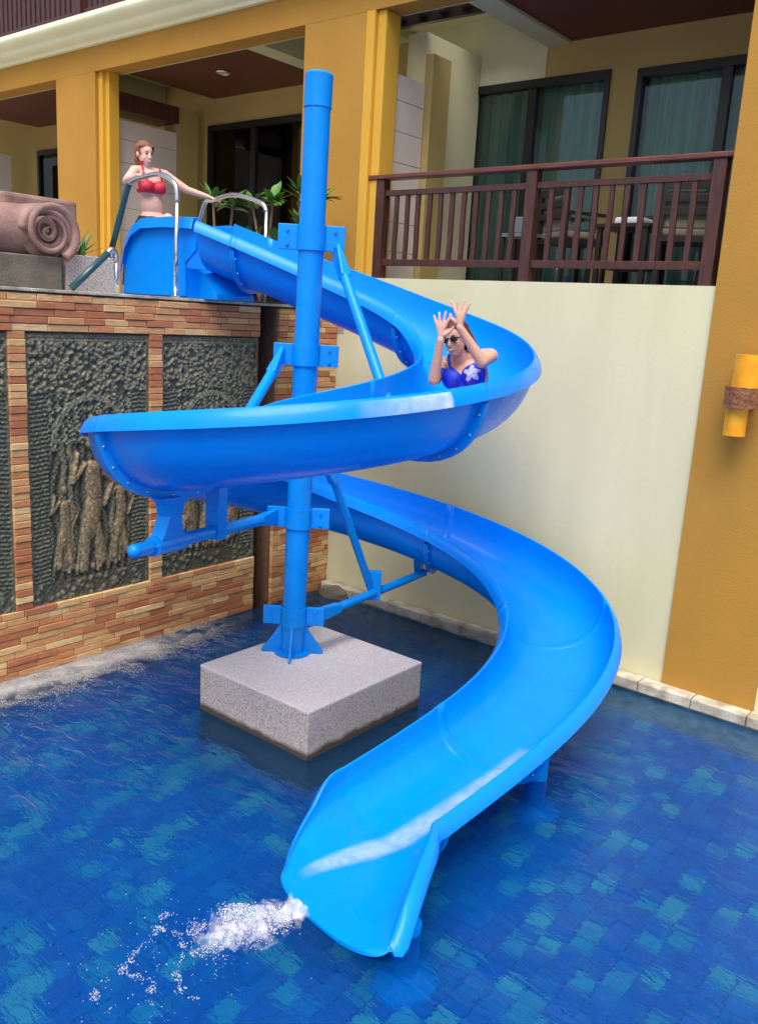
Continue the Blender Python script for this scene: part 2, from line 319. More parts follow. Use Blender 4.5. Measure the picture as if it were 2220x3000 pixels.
# pool tiles: 15 cm mosaics, the ones that show largest as objects of their own
T = .13
tm = MB().add([(-.5, -.5, 0), (.5, -.5, 0), (.5, .5, 0), (-.5, .5, 0), (-.47, -.47, 1), (.47, -.47, 1), (.47, .47, 1), (-.47, .47, 1)],
              [(4, 5, 6, 7), (0, 1, 5, 4), (1, 2, 6, 5), (2, 3, 7, 6), (3, 0, 4, 7)]).mesh('tile')
tm.materials.append(M['tile'])
pf = bpy.data.objects['pool_floor']
cells = []
ang = R(0)
for i in range(-47, 28):
    for j in range(-10, 52):
        x, y = i*T, j*T
        if x < BX+.1 or y > FY-.15: continue
        p = Vector((x, y, -.50))-Vector((0, 0, 2.9)); dz = p.dot(F)
        if dz < 1: continue
        u = p.dot(R2)/dz; v = p.dot(U2)/dz
        vis = abs(u) < .47 and abs(v) < .62
        cells.append((0 if (vis and x > -3.4) else 1, dz, x, y))
cells.sort()
far = MB()
for n, (pri, dz, x, y) in enumerate(cells):
    s = T-.008
    if n < 300:
        o = bpy.data.objects.new('tile', tm); C.objects.link(o); o.parent = pf
        o.location = (x, y, -.52); o.scale = (s, s, .012+rnd.random()*.004)
    else:
        h = s/2; t = .012+rnd.random()*.004
        far.add([(x-h, y-h, -.52), (x+h, y-h, -.52), (x+h, y+h, -.52), (x-h, y+h, -.52), (x-h*.94, y-h*.94, -.52+t), (x+h*.94, y-h*.94, -.52+t), (x+h*.94, y+h*.94, -.52+t), (x-h*.94, y+h*.94, -.52+t)],
                [(4, 5, 6, 7), (0, 1, 5, 4), (1, 2, 6, 5), (2, 3, 7, 6), (3, 0, 4, 7)])
obj('tile', far, 'tileI', pf, kind='stuff')

# kerb at the foot of the facade
kb = MB(); 
xs = [BX+.05]
while xs[-1] < 5.8: xs.append(min(5.95, xs[-1]+.42+rnd.random()*.06))
kerb = obj('pool_kerb', MB().box(BX+.02, PX1, FY-.10, FY+.2, -.52, .02), 'kerb', kind='structure')
for a, b in zip(xs[:-1], xs[1:]):
    d = rnd.random()*.012
    obj('kerb_stone', MB().box(a+.003, b-.003, FY-.135-d, FY-.003, .022, .105+rnd.random()*.008), 'kerb', kerb, bevel=.008)
# rubble lump in the corner by the brick wall
def rock(c, r, seed, m, name, parent=None, **k):
    bm = bmesh.new(); bmesh.ops.create_icosphere(bm, subdivisions=3, radius=1)
    for v in bm.verts:
        d = 1+.35*mnoise.noise(v.co*1.6+Vector((seed, 0, 0)))+.12*mnoise.noise(v.co*4+Vector((0, seed, 0)))
        v.co = Vector((v.co.x*r[0]*d+c[0], v.co.y*r[1]*d+c[1], v.co.z*r[2]*d+c[2]))
    me = bpy.data.meshes.new(name); bm.to_mesh(me); bm.free(); return link(name, me, m, parent, smooth=True, **k)
r = rock((-5.78, 6.55, .03), (.20, .10, .08), 3, 'greystone', 'corner_rock', label='grey rounded stone lump in the corner between brick wall and cream wall', category='rock')

# upper deck behind the brick wall
deck = obj('upper_deck', MB().box(-19, BX-.235, -7, FY, -.52, DZ-.02), 'deckst', kind='structure')
for i in range(6):
    for j in range(14):
        x1 = BX-.243-i*.6; y1 = FY-.01-j*.6
        obj('paving_slab', MB().box(x1-.594, x1, y1-.594, y1, DZ-.018, DZ+.004+rnd.random()*.002), 'deckst', deck)

# ------------------------------------------------------------ brick wall with carved panels
bw = thing('brick_wall', 'sandstone brick retaining wall with dark carved relief panels at the left of the pool', 'wall')
obj('backing', MB().box(BX-.234, BX-.035, -3.5, 5.66, -.52, DZ-.03).box(BX-.234, BX-.035, 5.86, FY-.001, -.52, DZ-.03), 'mortar', bw)
obj('groove', MB().box(BX-.23, BX-.20, 5.66, 5.86, -.52, DZ-.03), 'darkbrick', bw)
unit = MB().add([(-.5, -.5, -.5), (.5, -.5, -.5), (.5, .5, -.5), (-.5, .5, -.5), (.42, -.485, -.44), (.5, -.485, -.44), (.42, .485, .44), (.5, .485, .44)], [])
bunit = MB()
bunit.add([(-.5, -.5, -.5), (-.5, .5, -.5), (-.5, .5, .5), (-.5, -.5, .5), (.38, -.5, -.5), (.38, .5, -.5), (.38, .5, .5), (.38, -.5, .5), (.5, -.48, -.42), (.5, .48, -.42), (.5, .48, .42), (.5, -.48, .42)],
          [(0, 1, 5, 4), (3, 7, 6, 2), (0, 4, 7, 3), (1, 2, 6, 5), (4, 5, 9, 8), (5, 6, 10, 9), (6, 7, 11, 10), (7, 4, 8, 11), (8, 9, 10, 11)])
bmesh_ = bunit.mesh('brick'); bmesh_.materials.append(M['brick'])
ROW = .054
PZ0, PZ1 = .522, 2.632
panels = [(2.10, 3.21), (3.345, 4.425), (4.553, 5.645)]
bricks = []
def run(y0, y1, z, lo, hi):
    y = y0 - rnd.random()*.2 if lo > .2 else y0
    y = y0
    first = True
    while y < y1-.01:
        L = lo+rnd.random()*(hi-lo)
        if first: L *= .3+.7*rnd.random(); first = False
        e = min(y1, y+L)
        if y1-e < .05: e = y1
        bricks.append((y, e, z)); y = e
nrow = int(math.ceil(DZ/ROW))
for k in range(-6, nrow):
    z = k*ROW
    zt = min(z+ROW, DZ-.028)
    segs = []
    if z+ROW*.5 < PZ0 or z+ROW*.5 > PZ1:
        segs.append((-1.0, 5.645, .16, .34))
    else:
        segs.append((-1, 2.10, .2, .3))
        for a, b in ((3.21, 3.345), (4.425, 4.553)): segs.append((a, b, .5, .6))
    segs.append((5.885, FY-.002, .16, .30))
    for a, b, lo, hi in segs:
        if lo >= .5: bricks.append((a, b, z))
        else: run(a, b, z, lo, hi)
def bkey(b):
    vis = (b[1] > 2.9) and b[2] > 0
    shadow = b[0] > 5.8
    return (0 if vis and not shadow else 1, b[0] > 5.8, (b[0]**2+36)**.5 - (b[1]-b[0])*8)
bricks.sort(key=bkey)
farb = MB()
def brick_geom(b):
    y0, y1, z = b; zt = min(z+ROW, DZ-.026); d = .036+rnd.random()*.012
    return (BX-.036+d/2, (y0+y1)/2, (z+zt)/2), (d, y1-y0-.004, zt-z-.004)
for n, b in enumerate(bricks):
    c, s = brick_geom(b)
    if n < 300:
        o = bpy.data.objects.new('brick', bmesh_); C.objects.link(o); o.parent = bw; o.location = c; o.scale = s
    else:
        farb.add([(c[0]+p[0]*s[0], c[1]+p[1]*s[1], c[2]+p[2]*s[2]) for p in bunit.v], bunit.f)
obj('brick', farb, 'brickI', bw, kind='stuff')
# coping slabs along the top edge
y = -1.0
while y < FY-.02:
    e = min(FY-.003, y+.55)
    obj('coping_stone', MB().box(BX-.24, BX+.006, y+.002, e-.002, DZ-.016, DZ+.007), 'kerb', bw, bevel=.004); y = e
# relief panels
def seg_d(px, pz, a, b):
    ax, az = a; bx, bz = b; dx, dz = bx-ax, bz-az
    t = np.clip(((px-ax)*dx+(pz-az)*dz)/(dx*dx+dz*dz+1e-9), 0, 1)
    return np.hypot(px-ax-t*dx, pz-az-t*dz)
def relief(y0, y1, seed):
    W, H = y1-y0, PZ1-PZ0
    nx, nz = 150, 280
    X, Z = np.meshgrid(np.linspace(0, W, nx), np.linspace(0, H, nz))
    rs = np.random.RandomState(seed)
    def worley(X, Z, n, sx=1.):
        P = rs.rand(n, 2)*[W, H]; d = np.full(X.shape, 9.)
        for p in P: d = np.minimum(d, np.hypot((X-p[0])*sx, Z-p[1]))
        return d
    h = .012*np.ones_like(X)
    fol = np.clip(1-worley(X, Z, 2400)/.026, 0, 1)
    fine = sum(a_*np.sin(X*f1+ph)*np.sin(Z*f2+ph*1.7) for a_, f1, f2, ph in zip((.5, .35, .3, .25), (140, 90, 210, 61), (110, 170, 70, 230), (0, 1, 2, 3)))
    band = Z > H*.79
    h = np.where(band, .010+.030*fol, h)
    top = .06
    h = np.where(Z > H-top, .022+.006*np.sin(Z*220), h)
    side = (np.minimum(X, W-X) < W*.16) & ~band
    rung = .5+.5*np.sin(Z*2*np.pi/.034+.9*fine+np.sin(X*30))
    h = np.where(side, .010+.016*rung*(.8+.2*fine), h)
    mid = (~band) & (~side)
    u = X/W; v = Z/H
    bg = .010+.018*np.clip(1-worley(X, Z, 1300, .6)/.032, 0, 1)*(v > .60)+(.003+.006*(v > .60))*fine+.006*np.sin(X*90+3*np.sin(Z*9))
    h = np.where(mid, bg, h)
    # arched canopy and hanging drapes
    ar = np.abs(np.hypot((u-.5)/.30, (v-.60)/.17)-1)
    h = np.where(mid & (ar < .07) & (v > .58), .030, h)
    for du in (.27, .33, .67, .73):
        h = np.where(mid & (np.abs(u-du-.008*np.sin(v*40)) < .018) & (v < .62) & (v > .12), .026, h)
    # plain seated figure under the canopy with an attendant: soft rounded limbs
    fig = np.zeros_like(X)
    def blob(a, b, r, hh):
        nonlocal h, fig
        d = seg_d(X, Z, (a[0]*W, a[1]*H), (b[0]*W, b[1]*H))
        fig = np.maximum(fig, np.clip((r-d)/.012, 0, 1))
        h = np.maximum(h, hh*.95*np.sqrt(np.clip(1-(d/r)**2, 0, 1))+.004*(d < r)+.0015*fine*(d < r))
    f = 1 if seed % 2 else -1
    q = lambda x: .5+f*(x-.5)
    blob((q(.50), .60), (q(.50), .625), .055, .060); blob((q(.50), .65), (q(.50), .70), .022, .045)
    for (cx_, top_, sc_, ht) in ((.50, .54, 1.0, .058), (.27, .40, .62, .040), (.74, .43, .68, .042)):
        Q = lambda x, y: (q(cx_+(x-.5)*sc_), top_-(.54-y)*sc_)
        blob(Q(.50, .50), Q(.52, .40), .075*sc_, ht); blob(Q(.52, .38), Q(.47, .26), .085*sc_, ht*.9)
        blob(Q(.45, .30), Q(.42, .12), .050*sc_, ht*.8); blob(Q(.53, .28), Q(.58, .14), .046*sc_, ht*.8)
        blob(Q(.44, .52), Q(.34, .46), .030*sc_, ht*.8); blob(Q(.34, .46), Q(.38, .56), .026*sc_, ht*.8)
        blob(Q(.57, .52), Q(.67, .44), .030*sc_, ht*.8); blob(Q(.67, .44), Q(.60, .36), .026*sc_, ht*.8)
        if sc_ < 1: blob(Q(.50, .585), Q(.50, .60), .050*sc_, ht); blob(Q(.50, .62), Q(.50, .66), .022*sc_, ht*.7)
        for kk in range(4): blob(Q(.40+.06*kk, .24), Q(.36+.09*kk, .10), .012, ht*.55)
    for k in range(7): blob((.30+.066*k, .115), (.30+.066*k, .125), .022, .035)
    h = np.where((v < .085), .012+.018*np.clip(1-worley(X, Z, 500)/.03, 0, 1), h)
    fr = (np.minimum(X, W-X) < .022) | (Z < .022) | (Z > H-.022)
    h = np.where(fr, .020, h)
    h = h*.85+.0032*fine*(1-fr)*(1-.7*fig)+.0045*rs.rand(*h.shape)
    mb = MB(); base = BX-.036
    mb.v = [(base+float(h[j, i]), y0+float(X[j, i]), PZ0+float(Z[j, i])) for j in range(nz) for i in range(nx)]
    mb.f = [(j*nx+i, j*nx+i+1, (j+1)*nx+i+1, (j+1)*nx+i) for j in range(nz-1) for i in range(nx-1)]
    n0 = len(mb.v)
    mb.box(BX-.10, base+.004, y0-.004, y1+.004, PZ0-.004, PZ1+.004)
    me = mb.mesh('relief_panel'); at = me.attributes.new('carve', 'FLOAT', 'POINT')
    vals = np.clip((h.ravel()-.006)/.022, 0, 1); at.data.foreach_set('value', list(vals)+[0.]*(len(mb.v)-n0))
    warm = np.clip(.85*fig+.35*(mid & (v < .60))+.25*band, 0, 1)
    aw = me.attributes.new('warm', 'FLOAT', 'POINT'); aw.data.foreach_set('value', list(warm.ravel())+[0.]*(len(mb.v)-n0))
    return link('relief_panel', me, 'relief', bw, smooth=True)
for k, (a, b) in enumerate(panels): relief(a, b, k+4)

# ------------------------------------------------------------ hotel building
hb = thing('hotel_building', 'ochre and cream hotel facade with recessed balconies and sliding doors behind the slide', 'building')
YI, YB = FY+.25, 8.45                     # inner face of the facade frame, back wall of the balconies
BZ, FZ, CZ = 5.645, 3.255, 5.93           # underside of beam, balcony floor, underside of cornice
def col(x0, x1, z0, z1, m='ochre'): return obj('column', MB().box(x0, x1, FY, YI, z0, z1), m, hb, bevel=.006)
col(-14.6-.9, -14.6, DZ+.005, BZ); col(-11.13, -10.25, DZ+.005, BZ)
for x0 in (-10.25, -5.815):               # slender yellow trims at the column edge
    pass
obj('column_trim', MB().box(-10.249, -10.16, FY+.05, YI, DZ+.005, BZ-.001), 'ochre2', hb)
obj('column_trim', MB().box(-10.159, -10.08, FY+.09, YI-.02, DZ+.005, BZ-.001), 'ochre2', hb)
col(-6.64, -5.84, DZ+.009, BZ)
obj('column_trim', MB().box(-5.839, -5.735, FY-.012, YI, 3.26, BZ-.001), 'ochre2', hb, bevel=.012)
obj('column_trim', MB().box(-5.733, -5.63, FY+.03, YI, 3.26, BZ-.001), 'ochre2', hb, bevel=.012)
obj('column', MB().box(-2.292, -1.57, FY-.018, YI, .10, CZ), 'ochre', hb)
obj('beam', MB().box(-20, -2.293, FY, YI, BZ, CZ), 'ochre', hb)
obj('beam', MB().box(-1.569, 4, FY, YI, BZ, CZ), 'ochre', hb)
obj('lower_wall', MB().box(BX-.02, -2.294, FY+.004, YI, -.52, FZ), 'creamwall', hb)
obj('lower_wall', MB().box(-1.568, 7, FY+.004, YI, -.52, FZ), 'creamwall', hb)
obj('lower_wall', MB().box(-2.293, -1.569, FY+.03, YI, -.52, .099), 'cream', hb)
obj('side_wall', MB().box(2.4, 3.4, FY, YI, FZ+.002, BZ-.001), 'cream', hb)
# cornice: curved profile swept along the facade
prof = [(FY+.02, CZ+.001), (FY-.05, CZ+.001), (FY-.06, CZ+.035), (FY-.11, CZ+.05), (FY-.15, CZ+.075), (FY-.165, CZ+.10), (FY-.165, CZ+.125), (FY-.20, CZ+.14), (FY-.24, CZ+.165), (FY-.265, CZ+.20), (FY-.27, CZ+.235), (FY-.25, CZ+.262), (FY-.24, CZ+.28), (FY+.02, CZ+.28)]
o = obj('cornice', MB().prism(prof, 0, -22, 6), 'cornice', hb); smooth_by_angle(o, 50)
# slab above, with light wells left open beside each brown ceiling
def bay(x0, x1, c0, c1, zf, mflr='deckst'):
    # x0..x1 opening, c0..c1 brown ceiling
    pieces = MB()
    pieces.box(x0, x1, YI, 6.985, BZ+.001, CZ)                # soffit strip by the beam
    if c0-x0 > .02: pieces.box(x0, c0, 6.985, YB, BZ+.001, CZ) if c0-x0 < .4 else pieces.box(c0-.26, c0, 6.985, YB, BZ+.001, CZ)
    if x1-c1 > .02: pieces.box(c1, x1, 6.985, YB, BZ+.001, CZ) if x1-c1 < .4 else pieces.box(c1, c1+.26, 6.985, YB, BZ+.001, CZ)
    obj('soffit', pieces, 'soffit', hb)
    obj('ceiling', MB().box(c0, c1, 6.985, YB, BZ+.03, CZ), 'ceil', hb)
    obj('back_wall', None or MB(), 'beige', hb) if 0 else None
def door(x0, x1, z0, z1, mulls, label=None):
    y = YB+.02; fr = .055
    d = bpy.data.objects.new('sliding_door', None); C.objects.link(d); d.parent = hb; d.empty_display_size = .1
    if label: d['label'] = label
    f = MB().box(x0, x0+fr, y-.05, y+.06, z0, z1).box(x1-fr, x1, y-.05, y+.06, z0, z1).box(x0+fr, x1-fr, y-.05, y+.06, z1-fr*1.4, z1).box(x0+fr, x1-fr, y-.05, y+.06, z0, z0+.05)
    for mx in mulls: f.box(mx-.045, mx+.045, y-.035, y+.04, z0+.05, z1-fr*1.4)
    obj('door_frame', f, 'frame', d)
    edges = [x0+fr]+[e for mx in mulls for e in (mx-.045, mx+.045)]+[x1-fr]
    for a, b in zip(edges[::2], edges[1::2]):
        obj('pane', MB().box(a, b, y-.004, y+.004, z0+.05, z1-fr*1.4), 'glass', d)
    # pleated curtain
    n = int((x1-x0)/.012); c = MB(); vs = []
    ph = rnd.random()*9
    for i in range(n+1):
        x = x0+.03+(x1-x0-.06)*i/n; yy = y+.16+.022*math.sin(i*.62+ph+1.2*math.sin(i*.07))+.01*math.sin(i*.21)
        vs += [(x, yy, z0+.02), (x, yy, z1-.05)]
    c.add(vs, [(2*i, 2*i+2, 2*i+3, 2*i+1) for i in range(n)])
    obj('curtain', c, 'curtain', d, smooth=True)
    obj('room', MB().box(x0-.3, x1+.3, y+.5, y+.55, z0-.1, z1+.3), 'room', d)
    return d
def wall_with_holes(x0, x1, z0, z1, holes, m, name='back_wall'):
    mb = MB(); x = x0
    for a, b, h0, h1 in sorted(holes):
        mb.box(x, a, YB, YB+.14, z0, z1)
        mb.box(a, b, YB, YB+.14, h1, z1)
        if h0 > z0: mb.box(a, b, YB, YB+.14, z0, h0)
        x = b
    mb.box(x, x1, YB, YB+.14, z0, z1)
    return obj(name, mb, m, hb)
# right balcony
bay(-4.9, -2.0, -4.64, -1.2, FZ)
obj('soffit', MB().box(-5.63, -4.9, YI, 6.985, BZ+.002, CZ), 'soffit', hb)
obj('balcony_floor', MB().box(-5.84, 4, YI-.001, YB, FZ-.18, FZ-.003), 'deckst', hb)
wall_with_holes(-6.2, 1.0, FZ, CZ-.001, [(-5.93, -4.18, FZ, 5.36), (-3.90, -2.2, FZ, 5.33)], 'beige')
door(-5.93, -4.18, FZ+.01, 5.36, [-5.04]); door(-3.90, -2.2, FZ+.01, 5.33, [-3.05, -2.5])
obj('balcony_side', MB().box(-2.02, -1.9, YI, YB, FZ, BZ), 'beige', hb)
# partition between the bays: tiled screen, pilaster, cream wall rising into the light well
obj('partition_wall', MB().box(-5.93, -5.70, YI, YB-.002, DZ, 5.17), 'cream', hb)
obj('partition_wall', MB().box(-5.93, -5.70, 7.46, YB-.003, 5.171, 5.65), 'cream', hb)
obj('pilaster', MB().box(-5.699, -5.60, 7.46, 7.76, FZ, 5.44), 'beige', hb)
zz = FZ
while zz < 5.15:
    z2 = min(5.165, zz+.28)
    obj('wall_tile', MB().box(-5.698, -5.680, YI+.003, 7.45, zz+.004, z2-.002), 'walltile', hb); zz = z2
obj('well_wall', MB().box(-5.699, -4.905, YB-.012, YB-.002, 5.362, 9.1), 'cream', hb)
obj('well_wall', MB().box(-6.64, -5.70, YB-.012, YB-.002, 5.2, 9.1), 'cream', hb)
obj('well_sun_block', MB().box(-6.64, -4.905, 7.95, YB-.013, 6.02, 6.07), 'cream', hb)  # added slab, keeps the sun off the balcony wall below
# pergola slats over the light well
pg = MB().box(-6.60, -4.91, 7.36, 7.42, 5.70, 5.80)
obj('pergola_beam', pg, 'darkwood', hb)
for k in range(7):
    x = -6.46+.26*k
    obj('pergola_slat', MB().box(x-.055, x+.055, 6.99, 7.357, 5.745, 5.79), 'darkwood', hb)
# middle balcony
obj('balcony_floor', MB().box(-20, -5.95, FY+.003, YB+.55, DZ-.25, DZ-.004), 'deckst', hb)
bay(-10.08, -6.64, -10.07, -7.79, DZ)
wall_with_holes(-11.3, -5.95, DZ, CZ-.001, [(-10.16, -8.15, DZ, 5.33)], 'beige')
door(-10.16, -8.15, DZ+.01, 5.33, [-9.25])
obj('partition_wall', MB().box(-10.62, -10.24, 6.98, 7.95, DZ, 5.16), 'cream', hb)
obj('pilaster', MB().box(-10.50, -10.22, 7.952, 8.3, DZ, 5.5), 'beige', hb)
zz = DZ+.02
while zz < 5.1:
    z2 = min(5.15, zz+.28)
    obj('wall_tile', MB().box(-10.238, -10.222, 7.0, 7.94, zz+.004, z2-.002), 'walltile', hb); zz = z2
obj('partition_cap', MB().box(-10.66, -10.2, 6.96, 7.96, 5.27, 5.48), 'wood', hb)
# left balcony
bay(-14.6, -11.13, -14.59, -11.4, DZ)
wall_with_holes(-17, -11.31, DZ, CZ-.001, [(-14.62, -12.7, DZ, 5.30)], 'beige')
door(-14.62, -12.7, DZ+.01, 5.30, [-13.7])
obj('partition_wall', MB().box(-15.0, -14.7, 6.98, 8.0, DZ, 5.16), 'walltile', hb)
# downlight in the middle ceiling
dl = MB()
for k in range(1): dl.tube([(-8.85, 7.56, BZ+.012), (-8.85, 7.56, BZ+.029)], .07, 20)
d_ = thing('ceiling_downlight', 'round recessed downlight in the brown ceiling of the middle balcony', 'ceiling light')
obj('lens', dl, 'lightlens', d_); 
rg = MB(); 
for a in range(20):
    pass
rg.tube([(-8.85+.085*math.cos(t*2*math.pi/24), 7.56+.085*math.sin(t*2*math.pi/24), BZ+.018) for t in range(25)], .012, 6, caps=False)
obj('trim_ring', rg, 'steel', d_, smooth=True)
# upper storey: slab edge, wall, roof
obj('upper_wall', MB().box(-20, 6, YB+.002, YB+.3, 6.22, 9.2), 'room', hb)
obj('upper_floor', MB().box(-20, -6.64, 6.99, YB, CZ+.002, 6.20), 'soffit', hb)
obj('upper_floor', MB().box(-4.9, 6, 6.99, YB, CZ+.002, 6.20), 'soffit', hb)
obj('back_mass', MB().box(-22, 7, YB+.75, 14, -1.1, 9.2), 'roofg', hb)
# upper balcony railing
def railing(name, label, group, y, x0, x1, zb, zt, posts, nb, gap=.128, rail_m='woodrail', toprail=True):
    t = thing(name, label, 'railing', group=group)
    for px in posts: obj('post', MB().box(px-.05, px+.05, y-.05, y+.05, zb, zt-.045), 'wood', t, bevel=.006)
    ps = sorted(posts)
    obj('handrail', MB().box(x0-.06, x1+.05, y-.065, y+.06, zt-.044, zt), rail_m, t, bevel=.010)
    for a, b in zip(ps[:-1], ps[1:]):
        obj('rail', MB().box(a+.05, b-.05, y-.022, y+.022, zt-.19, zt-.14), 'wood', t, bevel=.004)
        obj('rail', MB().box(a+.05, b-.05, y-.026, y+.026, zb+.12, zb+.18), 'wood', t, bevel=.004)
        n = max(1, int(round((b-a-.1)/gap)))
        for k in range(1, n):
            x = a+.05+(b-a-.1)*k/n+rnd.uniform(-.004, .004)
            wv = .020+rnd.uniform(0, .004)
            pts = []
            for i in range(5):
                zz = zb+.18+(zt-.19-zb-.18)*i/4; pts.append((x+rnd.uniform(-.004, .004), zz))
            left = [(p[0]-wv, p[1]) for p in pts]; right = [(p[0]+wv, p[1]) for p in pts][::-1]
            obj('baluster', MB().prism([(p[0], p[1]) for p in (left+right)], 1, y-.012, y+.012), 'wood', t)
    return t
railing('balcony_railing', 'dark red wooden railing on the cream balcony right of the slide', None, FY+.08, -5.69, -2.30, FZ, 4.205, [-5.60, -3.96, -2.40], 0)
t = thing('upper_railing', 'dark wooden railing along the upper floor above the cornice at top left', 'railing')
zb = CZ+.285
obj('rail', MB().box(-20, -4, FY-.14, FY-.09, zb+.02, zb+.09), 'wood', t); obj('handrail', MB().box(-20, -4, FY-.16, FY-.07, zb+.93, zb+.99), 'woodrail', t)
for px in (-12.9, -10.35, -7.8, -5.2): obj('post', MB().box(px-.09, px+.09, FY-.18, FY-.03, zb, zb+.95), 'wood', t)
x = -16.0
while x < -4.1:
    if min(abs(x-p) for p in (-12.9, -10.35, -7.8, -5.2)) > .14:
        obj('baluster', MB().box(x-.032, x+.032, FY-.13, FY-.105, zb+.09, zb+.93), 'wood', t)
    x += .115

# ------------------------------------------------------------ wall lamp
wl = thing('wall_lamp', 'amber bamboo shaped wall lamp with a carved brown band on the ochre column', 'wall lamp')
lx, ly = -1.92, 6.52
def cyl(name, x, y, r, z0, z1, m, parent, n=24, **k): 
    o = obj(name, MB().tube([(x, y, z0), (x, y, z1)], r, n), m, parent, **k); smooth_by_angle(o, 40); return o
cyl('lamp_shade', lx, ly, .105, 2.552, 2.78, 'lampy', wl); cyl('lamp_shade', lx-.04, ly, .078, 2.20, 2.405, 'lampy', wl)
cyl('carved_band', lx-.015, ly, .125, 2.405, 2.552, 'lampb', wl)
obj('lamp_bracket', MB().box(lx-.04, lx+.04, ly+.05, FY-.019, 2.42, 2.53), 'lampb', wl)

# ------------------------------------------------------------ balcony furniture
def chair(x, y, rz, label):
    t = thing('balcony_chair', label, 'chair', group='chairs on the balcony')
    c, s = math.cos(rz), math.sin(rz)
    def P(a, b, z): return (x+a*c-b*s, y+a*s+b*c, z)
    dx, dy = (c, s, 0), (-s, c, 0)
    for a in (-.22, .22):
        for b in (-.22, .22):
            top = FZ+.42 if b < 0 else FZ+.86
            obj('leg', MB().obox(P(a, b, (FZ+top)/2), dx, dy, (0, 0, 1), .018, .018, (top-FZ)/2), 'darkwood', t)
        obj('armrest', MB().obox(P(a, 0, FZ+.64), dx, dy, (0, 0, 1), .025, .24, .013), 'darkwood', t)
    obj('seat_frame', MB().obox(P(0, 0, FZ+.40), dx, dy, (0, 0, 1), .24, .24, .02), 'darkwood', t)
    obj('cushion', MB().obox(P(0, -.01, FZ+.455), dx, dy, (0, 0, 1), .215, .215, .033), 'cushion', t, bevel=.02)
    for z in (.62, .72, .82): obj('back_slat', MB().obox(P(0, .225, FZ+z), dx, dy, (0, 0, 1), .21, .012, .028), 'darkwood', t)
    obj('back_cushion', MB().obox(P(0, .175, FZ+.63), dx, dy, (0, 0, 1), .20, .028, .15), 'cushion', t, bevel=.02)
chair(-2.88, 7.55, R(200), 'cushioned dark chair at the right end of the balcony near the ochre column')
chair(-3.98, 7.6, R(150), 'cushioned dark chair left of the balcony table behind the railing')
tb = thing('balcony_table', 'low dark table with a pale folded towel behind the balcony railing', 'table')
obj('tabletop', MB().box(-3.62, -3.12, 7.3, 7.8, FZ+.50, FZ+.535), 'darkwood', tb, bevel=.006)
for a in (-3.58, -3.16):
    for b in (7.34, 7.76): obj('leg', MB().box(a-.022, a+.022, b-.022, b+.022, FZ, FZ+.50), 'darkwood', tb)
obj('shelf', MB().box(-3.56, -3.18, 7.36, 7.74, FZ+.16, FZ+.18), 'darkwood', tb)
obj('folded_towel', MB().box(-3.50, -3.24, 7.42, 7.66, FZ+.537, FZ+.60), 'white', None, bevel=.02, label='pale folded towel lying on the dark balcony table', category='towel')
sb = thing('side_table', 'small pale topped side table behind the middle railing post', 'table')
obj('tabletop', MB().box(-4.60, -4.25, 7.35, 7.62, FZ+.44, FZ+.47), 'palegrey', sb)
for a in (-4.575, -4.275):
    for b in (7.375, 7.595): obj('leg', MB().box(a-.012, a+.012, b-.012, b+.012, FZ, FZ+.44), 'darkwood', sb)
obj('box_body', MB().box(-4.52, -4.32, 7.38, 7.56, FZ+.472, FZ+.62), 'palegrey', None, bevel=.01, label='pale grey box standing on the small balcony side table', category='box')

# ------------------------------------------------------------ the slide path
CP = np.array([[-6.105, 5.168, 3.602], [-5.356, 5.523, 3.328], [-4.568, 5.731, 3.081], [-3.898, 5.766, 2.857], [-3.402, 5.349, 2.689], [-2.993, 4.549, 2.584], [-2.967, 3.654, 2.494], [-3.447, 3.009, 2.387], [-4.157, 3.03, 2.231], [-4.795, 3.593, 2.037], [-5.157, 4.401, 1.811], [-5.008, 5.272, 1.568], [-4.347, 5.948, 1.321], [-3.435, 6.174, 1.072], [-2.678, 5.773, 0.813], [-2.443, 4.838, 0.56], [-2.61, 3.519, 0.328]])
def bspline(c, n):
    c = np.vstack([2*c[0]-c[1], c, 2*c[-1]-c[-2]]); u = np.linspace(0, 1, n, endpoint=False)[:, None]; out = []
    for i in range(len(c)-3):
        a, b, d, e = c[i:i+4]; out.append(((1-u)**3*a+(3*u**3-6*u**2+4)*b+(-3*u**3+3*u**2+3*u+1)*d+u**3*e)/6)
    a, b, d = c[-3:]; out.append(((a+4*b+d)/6)[None]); return np.vstack(out)
S = bspline(CP, 12); NS = len(S)      # 193 stations
WID, BANK = .760, .0276
tan = np.gradient(S, axis=0); t2 = tan[:, :2]/np.linalg.norm(tan[:, :2], axis=1)[:, None]
nrm = np.stack([-t2[:, 1], t2[:, 0], np.zeros(NS)], 1)          # towards the outer rim
def depth(k): return .40 if k < 150 else .40-.10*(k-150)/42
PROF = [math.pi*i/20-math.pi/2 for i in range(21)]
def sect(c, n, w, d, bank, off=0., flange=True, fl=(.06, .085), dR=None):
    """open U: list of points; off pushes the wall outwards. c at rim height."""
    pts = []
    for a in PROF:
        s, co = math.sin(a), math.cos(a)
        x = (w/2+off)*math.copysign(abs(s)**.85, s); z = -(d+off)*max(co, 0)**.8
        zz = bank*x/(w/2)
        pts.append(c+n*x+np.array([0, 0, z+zz*(1 if z > -.01 else 1)]))
    return pts
def loft(rings, closed=False):
    n = len(rings[0]); mb = MB(); mb.v = [tuple(map(float, p)) for r in rings for p in r]
    for i in range(len(rings)-1):
        for k in range(n-1 if not closed else n):
            mb.f.append((i*n+k, i*n+(k+1) % n, (i+1)*n+(k+1) % n, (i+1)*n+k))
    return mb
